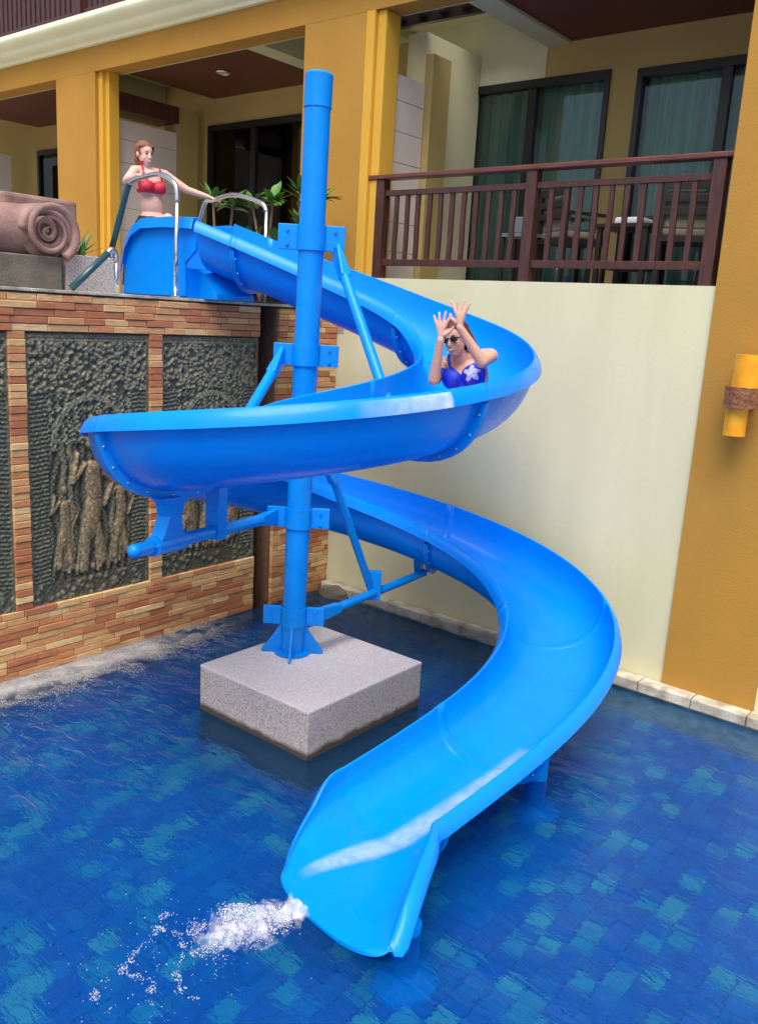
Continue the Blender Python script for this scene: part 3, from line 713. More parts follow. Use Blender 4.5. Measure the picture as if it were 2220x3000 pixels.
def full_ring(c, n, w, d, bank, fl=(.06, .085), th=.014, fr=None):
    fr = fr or fl
    ins = sect(c, n, w, d, bank); outs = sect(c, n, w, d, bank, off=th)
    z = np.array([0, 0, 1.])
    L0, R0 = ins[0], ins[-1]
    lf = [L0-n*fl[0]*1.0-z*fl[1], L0-n*fl[0]*.8-z*fl[1]*.5, L0-n*fl[0]*.45-z*fl[1]*.12, L0-n*fl[0]*.18+z*.004]
    rf = [R0+n*fr[0]*.18+z*.004, R0+n*fr[0]*.45-z*fr[1]*.12, R0+n*fr[0]*.8-z*fr[1]*.5, R0+n*fr[0]*1.0-z*fr[1]]
    top = lf+ins+rf
    und = [rf[-1]-n*.010, rf[-2]-n*.012-z*.004, rf[-3]-z*.014-n*.004]+outs[::-1][1:-1]+[lf[2]-z*.014+n*.004, lf[1]+n*.012-z*.004, lf[0]+n*.010]
    return top+und
sl_ = thing('water_slide', 'bright blue spiral water slide on a single steel mast, ending in the pool', 'water slide')
joints = [0, 5, 31, 66, 93, 147, 166, 184, 192]
for a, b in zip(joints[:-1], joints[1:]):
    rings = [full_ring(S[k], nrm[k], WID, depth(k), BANK) for k in range(a, b+1)]
    mb = loft(rings, closed=True); n = len(rings[0])
    mb.f += [tuple(range(n)) if 0 else ()] if 0 else []
    mb.f = [f for f in mb.f if f]
    # end walls so that every shell is closed
    for base in (0, (len(rings)-1)*n):
        for k in range(28):
            j = n-1-k
            if j-1 > k+1: mb.f.append((base+k, base+k+1, base+j-1 if k < 28 else base+j, base+j))
    o = obj('chute_section', mb, 'bluein', sl_); smooth_by_angle(o, 38)
# bolted joint flanges
def jflange(k, label=None):
    c, n, tt = S[k], nrm[k], tan[k]/np.linalg.norm(tan[k]); d = depth(k)
    for sgn in (-1, 1):
        rr = []
        for e in (sgn*.003, sgn*.016):
            inn = sect(c+tt*e, n, WID, d, BANK, off=.008)[1:-1]; out = sect(c+tt*e, n, WID, d, BANK, off=.062)[1:-1]
            rr.append((inn, out))
        (a, b), (p, q) = rr; m = len(a)
        mb = MB(); mb.v = [tuple(map(float, v)) for v in a+b+p+q]
        for i in range(m-1):
            mb.f += [(i, i+1, m+i+1, m+i), (2*m+i, 3*m+i, 3*m+i+1, 2*m+i+1), (m+i, m+i+1, 3*m+i+1, 3*m+i), (i, 2*m+i, 2*m+i+1, i+1)]
        fo = obj('joint_flange', mb, 'bluesteel', sl_, smooth=False)
        bb = MB()
        mid = sect(c+tt*sgn*.018, n, WID, d, BANK, off=.036)[1:-1]
        for p_ in mid[1:-1:2]: bb.ell(p_, (.009, .009, .009), nu=8, nv=5)
        obj('bolt_row', bb, 'bolt', fo, kind='stuff', smooth=True)
def jband(k):
    r0, r1 = [full_ring(S[min(NS-1, max(0, i))], nrm[min(NS-1, i)], WID, depth(k), BANK) for i in (k-1, k+1)]
    mb = MB(); rings = []
    for u in (.30, .34, .66, .70):
        lift = .0035 if .32 < u < .68 else -.001; rg = []
        for a, b, in zip(r0[:29], r1[:29]): rg.append(a*(1-u)+b*u)
        c_ = rg[14]; out = []
        for j, q in enumerate(rg):
            e = rg[min(28, j+1)]-rg[max(0, j-1)]; t_ = r1[j]-r0[j]; nn = np.cross(t_, e); nn /= np.linalg.norm(nn)+1e-9
            if nn[2] < 0 and 4 <= j <= 24: nn = -nn
            if j < 4 or j > 24: nn = np.array([0, 0, .6])+(-1 if j < 4 else 1)*nrm[min(NS-1, k)]*.8
            out.append(q+nn*lift)
        rings.append(out)
    o = obj('joint_band', loft(rings), 'bluein', sl_, smooth=True)
for k in joints[1:-1]: jflange(k); jband(k)
# pale overlay strip, thinning along its length, on the outer flange of the front turn
def pale_strip():
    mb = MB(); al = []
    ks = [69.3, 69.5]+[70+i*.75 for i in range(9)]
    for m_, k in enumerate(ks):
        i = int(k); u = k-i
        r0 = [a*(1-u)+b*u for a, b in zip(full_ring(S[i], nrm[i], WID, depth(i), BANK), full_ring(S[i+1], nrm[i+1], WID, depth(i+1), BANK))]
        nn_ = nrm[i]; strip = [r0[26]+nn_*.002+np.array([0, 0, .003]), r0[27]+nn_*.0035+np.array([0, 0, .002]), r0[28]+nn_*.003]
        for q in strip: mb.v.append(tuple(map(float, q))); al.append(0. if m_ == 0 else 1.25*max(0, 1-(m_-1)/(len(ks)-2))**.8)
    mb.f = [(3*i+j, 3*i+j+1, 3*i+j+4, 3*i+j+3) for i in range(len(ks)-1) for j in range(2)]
    me = mb.mesh('pale_patch'); at_ = me.attributes.new('thin', 'FLOAT', 'POINT'); at_.data.foreach_set('value', al)
    link('pale_patch', me, 'film', sl_, smooth=True)
pale_strip()
# flared exit
E0 = S[192]; En = nrm[192]; Et = t2[192]
def exit_rings(N=16):
    rings = []
    Lp = [(-2.985, 3.515, .315), (-2.96, 3.30, .20), (-2.90, 3.08, .10), (-2.80, 2.90, .045)]
    Rp = [(-2.235, 3.530, .355), (-2.20, 3.32, .33), (-2.11, 3.05, .24), (-2.03, 2.80, .085)]
    def cat(P, t):
        x = t*(len(P)-1); i = min(int(x), len(P)-2); u = x-i
        p = [np.array(P[max(0, min(len(P)-1, j))]) for j in (i-1, i, i+1, i+2)]
        return .5*((2*p[1])+(-p[0]+p[2])*u+(2*p[0]-5*p[1]+4*p[2]-p[3])*u*u+(-p[0]+3*p[1]-3*p[2]+p[3])*u**3)
    for i in range(N+1):
        t = i/N; L, Rr = cat(Lp, t), cat(Rp, t)
        fl = .03+.0*t
        zf = .028-.012*t
        cx = (L+Rr)/2; pts_i = []; pts_o = []
        hw = np.linalg.norm((Rr-L)[:2])/2; n = (Rr-L).copy(); n[2] = 0; n /= np.linalg.norm(n)
        bulge = .10*t*t                       # the lip bows forward in the middle
        for a in PROF:
            s, co = math.sin(a), max(math.cos(a), 0)
            zr = L[2]*(1-(s+1)/2)+Rr[2]*(s+1)/2
            x = hw*math.copysign(abs(s)**.85, s)
            z = zr*(1-co**.8)+zf*co**.8
            p = np.array([cx[0], cx[1], 0])+n*x; p[:2] += np.array([-.1, -.99])*bulge*co
            p[2] = z
            pts_i.append(p); q = p.copy(); q[2] -= .016*(co+.2); q += n*(.014*s); pts_o.append(q)
        z1 = np.array([0, 0, 1.]); qe = 1-max(0, (t-.86)/.14)**2*.55; fr = ((.06+.035*t)*qe, (.085-.02*t)*qe); fl = (.06*(1-t)+.02*t, .085*(1-t)+.015*t)
        L0, R0 = pts_i[0], pts_i[-1]
        lf = [L0-n*fl[0]-z1*fl[1], L0-n*fl[0]*.8-z1*fl[1]*.5, L0-n*fl[0]*.45-z1*fl[1]*.12, L0-n*fl[0]*.18+z1*.004]
        rf = [R0+n*fr[0]*.18+z1*.010, R0+n*fr[0]*.5-z1*fr[1]*.08, R0+n*fr[0]*.85-z1*fr[1]*.45, R0+n*fr[0]-z1*fr[1]]
        und = [rf[-1]-n*.01, rf[-2]-n*.012-z1*.004, rf[-3]-z1*.014-n*.004]+pts_o[::-1][1:-1]+[lf[2]-z1*.014+n*.004, lf[1]+n*.012-z1*.004, lf[0]+n*.01]
        rings.append(lf+pts_i+rf+und)
    return rings
er = exit_rings(); r192 = full_ring(S[192], nrm[192], WID, depth(192), BANK)
sm_ = lambda x: x*x*(3-2*x)
er = [[a*(1-sm_(min(1, i/6)))+b*sm_(min(1, i/6)) for a, b in zip([q+np.array([-.1, -.99, 0])*.045*i for q in r192], er[i])] for i in range(len(er))]
mb = loft(er, closed=True); n = len(er[0])
for base in (0, (len(er)-1)*n):
    for k in range(28):
        j = n-1-k
        if j-1 > k+1: mb.f.append((base+k, base+k+1, base+j-1, base+j))
o = obj('exit_chute', mb, 'bluein', sl_); smooth_by_angle(o, 55)
jflange(192)
# water film running down the near side and over the exit
def film():
    mb = MB(); thin = []
    idx = list(range(181, 193)); rows = []
    def at(ring, q):
        q += 4; i = int(q); u = q-i; return ring[i]*(1-u)+ring[i+1]*u
    dq = [-1.5, -.8, 0, .8, 1.5]; pos = dq
    for m_, k in enumerate(idx):
        rg_ = full_ring(S[k], nrm[k], WID, depth(k), BANK); c_ = 12.2-1.2*m_/len(idx)
        rows.append([at(rg_, c_+p)+np.array([0, 0, .008]) for p in dq])
    for i, rg_ in enumerate(er[1:14]):
        t_ = i/12; c_ = 11.0-5.2*t_**1.15
        rows.append([at(rg_, c_+p*(1-.45*t_))+np.array([.0, 0, .009]) for p in dq])
    for i, rw in enumerate(rows):
        for j, p in enumerate(rw):
            mb.v.append(tuple(map(float, p))); e = math.sin(math.pi*j/(len(pos)-1))**.6 if j not in (0, len(pos)-1) else .0
            end = min(1, i/1.5, (len(rows)-1-i)/4)
            thin.append(.72*e*end)
    n = len(pos)
    mb.f = [(i*n+j, i*n+j+1, (i+1)*n+j+1, (i+1)*n+j) for i in range(len(rows)-1) for j in range(n-1)]
    me = mb.mesh('running_water'); at_ = me.attributes.new('thin', 'FLOAT', 'POINT'); at_.data.foreach_set('value', thin)
    link('running_water', me, 'film', None, smooth=True, label='thin pale sheet of water running down the exit of the blue slide', category='water', kind='stuff')
film()
# starting tub on the deck
tb0, tb1 = -6.98, -6.105
yn, yf = 4.845, 5.545
zt0 = 3.60
side = [(tb1, DZ+.02), (tb1, zt0-.0), (tb1-.25, zt0+.015), (tb0+.32, zt0+.01), (tb0+.18, zt0-.05), (tb0+.09, zt0-.16), (tb0+.03, zt0-.36), (tb0, DZ+.02)]
def side_panel(y, s):
    sd_ = list(side); 
    if s > 0: sd_ = [(-6.10, DZ+.02), (-6.10, 3.24), (-5.965, 3.34), (-5.965, zt0)]+sd_[2:]
    else: sd_ = [(-6.24, DZ+.02), (-6.24, zt0)]+sd_[2:]
    mb = MB().prism(sd_, 1, y-.015, y+.015); return obj('tub_side', mb, 'bluein', sl_, bevel=.008)
side_panel(yn, 1); side_panel(yf, -1)
for y_, s_ in ((yn, -1), (yf, 1)):      # flange rolled over the top of each side
    path = [((-5.955 if y_ == yn else -6.235), zt0), (tb1-.25, zt0+.018), (tb0+.32, zt0+.012), (tb0+.18, zt0-.05), (tb0+.09, zt0-.16), (tb0+.03, zt0-.36)]
    mb = MB(); vs = []
    for (a, b) in path: vs += [(a, y_-s_*.01, b+.006), (a, y_+s_*.05, b-.005), (a, y_+s_*.065, b-.09), (a, y_+s_*.055, b-.09), (a, y_+s_*.035, b-.02), (a, y_-s_*.01, b-.01)]
    mb.add(vs, [(i*6+k, i*6+(k+1) % 6, (i+1)*6+(k+1) % 6, (i+1)*6+k) for i in range(len(path)-1) for k in range(6)]+[tuple(range(6)), tuple(range(len(vs)-6, len(vs)))])
    o = obj('tub_rim', mb, 'bluein', sl_); smooth_by_angle(o, 50)
obj('tub_floor', MB().box(tb0, tb1, yn+.015, yf-.015, DZ+.01, 3.20), 'bluein', sl_)
# blue bracket below the first chute section, seen right of the tub
obj('start_bracket', MB().prism([(-6.12, DZ+.01), (-6.12, 3.2), (-6.02, 3.16), (-5.86, 3.00), (-5.86, DZ+.01)], 1, 4.98, 5.4), 'bluesteel', sl_)
# mast
px, py = -4.37, 4.51
lean = lambda z: (px+.032*(z-.35)/4.1, py+.02*(z-.35)/4.1)
def mastpt(z): a, b = lean(z); return (a, b, z)
o = obj('mast', MB().tube([mastpt(.36), mastpt(4.225)], .088, 36), 'bluesteel', sl_); smooth_by_angle(o, 40)
o = obj('mast_cap', MB().tube([mastpt(4.226), mastpt(4.43), mastpt(4.445)], [.094, .094, .080], 36), 'bluesteel', sl_); smooth_by_angle(o, 40)
obj('base_plate', MB().tube([(px, py, .352), (px, py, .372)], .135, 28), 'bluesteel', sl_)
rd = Vector((math.cos(YAW), math.sin(YAW), 0)); bd = Vector((-math.sin(YAW), math.cos(YAW), 0))
for k in range(4):
    a = YAW+k*math.pi/2+.02; d = Vector((math.cos(a), math.sin(a), 0)); nrm_ = Vector((-d.y, d.x, 0)); c = Vector((px, py, 0))
    pts = [(.08, .354), (.235, .354), (.235, .372), (.13, .52), (.10, .58), (.08, .58)]
    mb = MB(); vs = [c+d*p[0]+Vector((0, 0, p[1]))+nrm_*s for s in (-.008, .008) for p in pts]
    mb.add(vs, [(5, 4, 3, 2, 1, 0), (6, 7, 8, 9, 10, 11)]+[(i, (i+1) % 6, (i+1) % 6+6, i+6) for i in range(6)])
    obj('base_fin', mb, 'bluesteel', sl_)
def clamp(zc, h, adir):
    """split collar round the mast with two bolted ears; adir = horizontal direction of the ears"""
    c = Vector(mastpt(zc)); d = Vector(adir).normalized(); n = Vector((-d.y, d.x, 0))
    cl = obj('mast_clamp', MB().tube([c-Vector((0, 0, h/2)), c+Vector((0, 0, h/2))], .101, 30), 'bluesteel', sl_); smooth_by_angle(cl, 40)
    for s in (-1, 1):
        e = obj('clamp_ear', MB().obox(c+d*s*.155, d, n, (0, 0, 1), .075, .016, h/2), 'bluesteel', cl, bevel=.004)
        bb = MB()
        for q in (-1, 1):
            for m_ in (-1, 1): bb.tube([c+d*(s*.165)+Vector((0, 0, q*h*.28))+n*m_*.015, c+d*(s*.165)+Vector((0, 0, q*h*.28))+n*m_*.032], .011, 8)
        obj('bolt', bb, 'bluesteel', cl)
    return c
def arm(p0, p1, r=.032, flat0=None, name='support_arm', taper=(.26, .0)):
    p0, p1 = Vector(p0), Vector(p1); d = (p1-p0); L = d.length; t = d.normalized()
    s = t.cross(Vector((0, 0, 1))).normalized(); u = s.cross(t)
    o = obj(name, MB().tube([p0+t*taper[0]*.9, p1], r, 16), 'bluesteel', sl_); smooth_by_angle(o, 40)
    # flattened gusset running out from the clamp
    mb = MB(); a, b = p0, p0+t*taper[0]; w0, w1 = .062, .034
    vs = [a-u*w0-s*.014, a+u*w0-s*.014, a+u*w0+s*.014, a-u*w0+s*.014, b-u*w1-s*.036, b+u*w1-s*.036, b+u*w1+s*.036, b-u*w1+s*.036]
    mb.add(vs, [(0, 1, 2, 3), (7, 6, 5, 4), (0, 4, 5, 1), (1, 5, 6, 2), (2, 6, 7, 3), (3, 7, 4, 0)])
    obj('arm_gusset', mb, 'bluesteel', o, bevel=.008)
    return t
A0 = clamp(3.395, .17, rd); A1 = clamp(2.60, .15, rd); A2 = clamp(1.415, .15, rd); A3 = clamp(.65, .14, -rd); A4 = clamp(1.90, .15, rd)
def chute_bottom(k, out=.06): c = S[k]; return Vector((c[0], c[1], c[2]-depth(k)-out))
def cradle(k, h=.12, name='chute_cradle'):
    c = S[k]; n = nrm[k]; t3 = Vector((t2[k][0], t2[k][1], 0)); nn = Vector(n)
    b = Vector((c[0], c[1], c[2]-depth(k)))
    mb = MB(); pts = []
    w_ = .20
    top = [b+nn*x*w_+Vector((0, 0, -.016+.10*(x*x)*.8)) for x in (-1, -.5, 0, .5, 1)]
    bot = [b+nn*x*.05+Vector((0, 0, -h)) for x in (1, -1)]
    pl = top+bot; m = len(pl)
    vs = [p-t3*.03 for p in pl]+[p+t3*.03 for p in pl]
    mb.add(vs, [tuple(range(m))[::-1], tuple(range(m, 2*m))]+[(i, (i+1) % m, (i+1) % m+m, i+m) for i in range(m)])
    return obj(name, mb, 'bluesteel', sl_, bevel=.006), b-Vector((0, 0, h))
# upper arms: down from the top clamp to the right, and from the second clamp to the front-left
arm(A0+rd*.17-Vector((0, 0, .07)), (-3.17, 4.16, 2.14), r=.036)
arm(A1-rd*.16, Vector((S[92][0], S[92][1], S[92][2]))+Vector((-.12, .42, -.30)), r=.036)
# middle arm: level out to the left, carrying the front turn on a tall saddle
tip = Vector((-3.90, 2.76, 1.565)); p_in = A2-rd*.16; dirm = (tip-p_in).normalized()
arm(p_in, tip, r=.040, taper=(.30, 0))
obj('arm_tip', MB().ell(tip, (.0405, .0405, .0405)), 'bluesteel', sl_, smooth=True)
c93 = Vector(S[93]); b93 = Vector((c93.x, c93.y, c93.z-depth(93)-.045))
tt_ = (c93-Vector((p_in.x, p_in.y, c93.z))); f93 = (Vector((b93.x, b93.y, 0))-Vector((p_in.x, p_in.y, 0))).dot(Vector((dirm.x, dirm.y, 0)).normalized())
sp_ = p_in+dirm*min(f93, (tip-p_in).length-.30)
o = obj('saddle_tube', MB().tube([sp_-dirm*.17, sp_+dirm*.15], .058, 18), 'bluesteel', sl_); smooth_by_angle(o, 40)
mb = MB(); n3 = Vector(nrm[93]); q3 = []
for zf_, w_ in ((0, .17), (.25, .10), (.6, .065), (.85, .09), (1, .15)):
    c_ = sp_.lerp(b93, zf_); q3.append((c_, w_))
vs = []
for c_, w_ in q3:
    sd3 = dirm; th3 = Vector((-dirm.y, dirm.x, 0))*.045
    vs += [c_-sd3*w_-th3, c_+sd3*w_-th3, c_+sd3*w_+th3, c_-sd3*w_+th3]
mb.add(vs, [(3, 2, 1, 0), (16, 17, 18, 19)]+[(4*i+k, 4*i+(k+1) % 4, 4*i+4+(k+1) % 4, 4*i+4+k) for i in range(4) for k in range(4)])
obj('chute_saddle', mb, 'bluesteel', sl_, bevel=.008)
hp_ = p_in+dirm*((tip-p_in).length*.50)
obj('hanger_plate', MB().obox(hp_+Vector((0, 0, .12)), dirm, Vector((-dirm.y, dirm.x, 0)), (0, 0, 1), .055, .05, .17), 'bluesteel', sl_, bevel=.004)
# lower arm: to the right under the second turn, with a diagonal brace coming down from above
_, e2 = cradle(145, .16)
p3 = A3+rd*.16; arm(p3, e2+Vector((.06, 0, .02)), r=.034)
joint_ = p3+(e2-p3)*.50
arm(A4+rd*.17, joint_+Vector((0, 0, .05)), r=.032)
obj('hanger_plate', MB().obox(joint_+Vector((.02, .02, .07)), rd, bd, (0, 0, 1), .055, .03, .12), 'bluesteel', sl_, bevel=.004)
# posts standing on the pool floor
def foot_post(k, shift=(0, 0)):
    b = Vector((S[k][0]+shift[0], S[k][1]+shift[1], S[k][2]-depth(k)))
    o = obj('pool_post', MB().tube([(b.x, b.y, -.50), (b.x, b.y, b.z-.02)], .07, 20), 'bluesteel', sl_); smooth_by_angle(o, 40)
    o = obj('post_foot', MB().tube([(b.x, b.y, -.512), (b.x, b.y, -.47), (b.x, b.y, -.38)], [.165, .165, .08], 20), 'bluesteel', sl_); smooth_by_angle(o, 40)
foot_post(180, (.14, .02))
o = obj('pool_post', MB().tube([(-2.10, 3.04, -.50), (-2.10, 3.04, .04)], .07, 20), 'bluesteel', sl_); smooth_by_angle(o, 40)
obj('post_foot', MB().tube([(-2.10, 3.04, -.512), (-2.10, 3.04, -.47), (-2.10, 3.04, -.38)], [.165, .165, .08], 20), 'bluesteel', sl_)

# ------------------------------------------------------------ granite block
gb = thing('granite_block', 'square pebble washed concrete block carrying the blue mast, standing in the pool', 'plinth')
gx0, gx1, gy0, gy1 = -4.66, -3.57, 3.86, 5.10
obj('block_body', MB().box(gx0, gx1, gy0, gy1, -.52, .325), 'granite', gb, bevel=.006)
obj('block_top', MB().box(gx0-.002, gx1+.002, gy0-.002, gy1+.002, .326, .350), 'granite_top', gb, bevel=.006)

# ------------------------------------------------------------ handrails on the deck
def rail(label, pts, post_pts, name='handrail', grip=None):
    t = thing(name, label, 'handrail')
    return t
def smoothpath(P, n=8):
    P = [Vector(p) for p in P]; out = []
    for i in range(len(P)-1):
        p0, p1, p2, p3 = P[max(0, i-1)], P[i], P[i+1], P[min(len(P)-1, i+2)]
        for k in range(n):
            u = k/n; out.append(.5*((2*p1)+(-p0+p2)*u+(2*p0-5*p1+4*p2-p3)*u*u+(-p0+3*p1-3*p2+p3)*u**3))
    out.append(P[-1]); return out
RY = 4.72
t = thing('near_handrail', 'curved steel handrail on the near side of the blue starting tub', 'handrail')
o = obj('rail_tube', MB().tube(smoothpath([(-6.72, RY, 3.88), (-6.62, RY, 3.915), (-6.30, RY, 3.94), (-6.02-.10, RY, 3.87), (-6.07, RY, 3.80), (-6.065, RY, 3.72)], 6), .021, 12), 'steel', t, smooth=True)
o = obj('post', MB().tube([(-6.065, RY, 3.73), (-6.075, RY, 3.3), (-6.08, RY, DZ+.01)], .018, 12), 'steel', t, smooth=True)
o = obj('grip_tube', MB().tube(smoothpath([(-6.71, RY, 3.885), (-6.76, RY, 3.82), (-6.98, RY, 3.36)], 4), .027, 12), 'grip', t, smooth=True)
o = obj('post', MB().tube([(-6.98, RY, 3.37), (-6.99, RY, 3.3), (-6.99, RY, DZ+.01)], .018, 12), 'steel', t, smooth=True)
obj('post_flange', MB().tube([(-6.08, RY, DZ+.009), (-6.08, RY, DZ+.022)], .045, 16), 'steel', t)
t = thing('far_handrail', 'curved steel handrail on the far side of the blue starting tub', 'handrail')
RY2 = 5.72
o = obj('rail_tube', MB().tube(smoothpath([(-7.05, RY2, 3.55), (-6.93, RY2, 3.85), (-6.80, RY2, 3.885), (-6.50, RY2, 3.92), (-6.15, RY2, 3.84), (-6.07, RY2, 3.76)], 6), .021, 12), 'steel', t, smooth=True)
o = obj('post', MB().tube([(-6.07, RY2, 3.77), (-6.07, RY2, 3.3), (-6.07, RY2, DZ+.01)], .018, 12), 'steel', t, smooth=True)
o = obj('post', MB().tube([(-7.05, RY2, 3.56), (-7.06, RY2, DZ+.01)], .018, 12), 'steel', t, smooth=True)
t = thing('step_handrail', 'low slanting dark teal handrail with a steel post left of the tub', 'handrail')
HX = -6.12
o = obj('grip_tube', MB().tube([(HX, 3.78, 2.97), (HX, 4.10, 3.255)], .027, 12), 'grip', t, smooth=True)
o = obj('rail_tube', MB().tube(smoothpath([(HX, 4.10, 3.255), (HX, 4.135, 3.285), (HX, 4.165, 3.265), (HX, 4.175, 3.2)], 4), .022, 12), 'steel', t, smooth=True)
o = obj('post', MB().tube([(HX, 4.175, 3.2), (HX, 4.178, DZ+.01)], .018, 12), 'steel', t, smooth=True)

# ------------------------------------------------------------ stone planters and the scroll carving
obj('granite_planter', MB().box(-7.75, -6.62, 4.04, 4.50, DZ+.005, 3.245), 'granite', None, bevel=.006, label='speckled grey granite planter box behind the slanting step handrail', category='planter')
obj('stone_plinth', MB().box(-7.9, -6.60, 1.6, 4.00, DZ+.005, 3.21), 'greystone', None, bevel=.012, label='low weathered grey stone plinth under the scroll carving', category='plinth')
sc = thing('scroll_carving', 'brown carved stone scroll with a spiral end lying on the grey plinth', 'sculpture')
# the roll: a fat tube lying along Y with a carved spiral on its end face towards the pool and block behind
sx, sy, sz = -6.72, 3.93, 3.40
mb = MB(); n = 40
prof_ = []
body = []
for j, yy in enumerate(np.linspace(1.6, 3.84, 14)):
    rad = .20+.015*math.sin(j*1.1)
    body.append(((sx-.12, yy, sz-.01), rad))
o = obj('scroll_body', MB().tube([b[0] for b in body], [b[1] for b in body], 28), 'sandstone', sc); smooth_by_angle(o, 40)
sp = MB(); pts = []; rr = []
for i in range(220):
    a = i/89*2*math.pi*2.1; q = .165*(1-i/89)+.02
    pts.append((sx+.06+.05*(i/89), sy-.05-q*math.cos(a)*1.0, sz+q*math.sin(a))); rr.append(.036*(1-i/89)+.016)
o = obj('spiral', MB().tube(pts, rr, 12), 'sandstone', sc, smooth=True)
dk = MB().tube([(sx-.25, sy-.05, sz), (sx+.055, sy-.05, sz), (sx+.075, sy-.05, sz)], [.215, .215, .16], 32)
o = obj('scroll_end', dk, 'sandstone', sc); smooth_by_angle(o, 50)
obj('back_block', MB().box(-7.35, -6.97, 3.70, 4.38, 3.212, 3.70), 'sandstone', sc, bevel=.03)
rock((-7.10, 3.42, 3.66), (.11, .09, .045), 9, 'lilac', 'folded_towel', label='pale lilac towel lying on top of the brown scroll carving', category='towel')

# ------------------------------------------------------------ plants
def leaf(mb, base, tip, wdt, droop=.0, up=Vector((0, 0, 1)), segs=5):
    base, tip = Vector(base), Vector(tip); d = tip-base; s = d.cross(up)
    if s.length < 1e-4: s = Vector((1, 0, 0))
    s.normalize(); u = s.cross(d).normalized(); vs = []
    for i in range(segs+1):
        t = i/segs; wv = wdt*math.sin(math.pi*min(1, t*.93+.07))**.8; c = base+d*t+Vector((0, 0, -droop*t*t))
        vs += [c-s*wv, c+u*wv*-.25, c+s*wv]
    mb.add(vs, [f for i in range(segs) for f in ((3*i, 3*i+1, 3*i+4, 3*i+3), (3*i+1, 3*i+2, 3*i+5, 3*i+4))])
def frangipani(x, y, h, label, heads, seed):
    rn = random.Random(seed); t = thing('leafy_shrub', label, 'plant')
    root = Vector((x, y, DZ+.03))
    for hx, hy, hz in heads:
        tip = Vector((x+hx, y+hy, DZ+hz)); mid = (root+tip)/2+Vector((rn.uniform(-.05, .05), 0, .02))
        o = obj('stem', MB().tube(smoothpath([root, mid, tip], 4), .013, 8), 'stem', t, smooth=True)
        for k in range(17):
            a = 2*math.pi*k/17*2.6+rn.random(); el = rn.uniform(-.15, 1.1); L = rn.uniform(.16, .30)
            e = tip+Vector((math.cos(a)*math.cos(el), math.sin(a)*math.cos(el), math.sin(el)))*L
            m_ = MB(); leaf(m_, tip+Vector((0, 0, rn.uniform(-.05, .02))), e, rn.uniform(.03, .048), droop=.06)
            obj('leaf', m_, 'leaf', t, smooth=True)
    return t
frangipani(-7.25, 6.25, 1, 'broad leaved shrub behind the seated bather, nearest the far handrail left end', [(-.25, .05, 1.05), (.12, .0, .98), (.3, .1, .62)], 1)
frangipani(-6.75, 6.3, 1, 'broad leaved shrub in the middle behind the far handrail', [(-.2, .05, 1.0), (.10, .05, 1.03), (-.05, -.1, .6)], 2)
frangipani(-6.30, 6.2, 1, 'broad leaved shrub right beside the blue mast in front of the dark door', [(.12, .1, 1.02), (.32, .1, 1.0), (.25, 0, .72), (-.1, 0, .55)], 3)
t = thing('spiky_plant', 'spiky green plant growing in the granite planter left of the tub', 'plant')
rn = random.Random(5)
for k in range(22):
    a = rn.uniform(0, 2*math.pi); el = rn.uniform(.5, 1.35); L = rn.uniform(.14, .34)
    b = Vector((-6.98+rn.uniform(-.05, .05), 4.38+rn.uniform(-.05, .05), 3.23)); m_ = MB()
    leaf(m_, b, b+Vector((math.cos(a)*math.cos(el), math.sin(a)*math.cos(el), math.sin(el)))*L, .018, droop=.04); obj('leaf', m_, 'leaf', t, smooth=True)
m_ = MB(); leaf(m_, (-6.98, 4.34, 3.24), (-7.02, 4.12, 3.60), .024, droop=.0); obj('leaf', m_, 'leaf', t, smooth=True)
m_ = MB(); leaf(m_, (-6.98, 4.34, 3.24), (-6.99, 4.2, 3.5), .024, droop=.0); obj('leaf', m_, 'leaf', t, smooth=True)

# ------------------------------------------------------------ people
def capsule(mb, a, b, ra, rb, n=14):
    a, b = Vector(a), Vector(b); d = b-a; L = d.length; t = d.normalized(); pts = []; rr = []
    for i in range(6):
        th = math.pi/2*i/6; pts.append(a-t*ra*math.cos(th)); rr.append(max(ra*math.sin(th), .0008))
    pts.append(a); rr.append(ra); pts.append(b); rr.append(rb)
    for i in range(1, 7):
        th = math.pi/2*i/6; pts.append(b+t*rb*math.sin(th)); rr.append(max(rb*math.cos(th), .0008))
    mb.tube(pts, rr, n)
def basis(fwd, up):
    f = Vector(fwd).normalized(); u = Vector(up); s = f.cross(u).normalized(); u = s.cross(f).normalized()
    return Matrix((s, f, u)).transposed()       # columns: side (her right), forward, up
def hand(mb, wrist, palm_dir, palm_norm, spread=.25, curl=.3, side=1, sc=1.):
    """palm with four unequal bent fingers and a thumb leaving its side"""
    w0 = Vector(wrist); d = Vector(palm_dir).normalized(); nn = Vector(palm_norm); nn = (nn-d*nn.dot(d)).normalized(); s = d.cross(nn).normalized()*side
    L = .076*sc
    for q in (-1.2, -.4, .4, 1.2): capsule(mb, w0+d*.01, w0+d*L+s*q*.016*sc*1.1, .016*sc, .012*sc, 8)
    for q, fl in ((-1.5, .058), (-.5, .070), (.5, .075), (1.5, .068)):
        b = w0+d*L+s*q*.0175*sc; dd = (d+s*q*spread*.35).normalized(); m_ = b+dd*fl*.5*sc
        capsule(mb, b, m_, .0098*sc, .0092*sc, 8)
        d2 = (dd+nn*curl).normalized(); capsule(mb, m_, m_+d2*fl*.5*sc, .0092*sc, .0080*sc, 8)
    b = w0+d*.028*sc+s*1.3*.018*sc; dd = (d*.62+s*.85+nn*.25).normalized(); m_ = b+dd*.036*sc
    capsule(mb, b, m_, .0125*sc, .0105*sc, 8); dd2 = (dd+d*.5).normalized(); capsule(mb, m_, m_+dd2*.03*sc, .0105*sc, .0085*sc, 8)
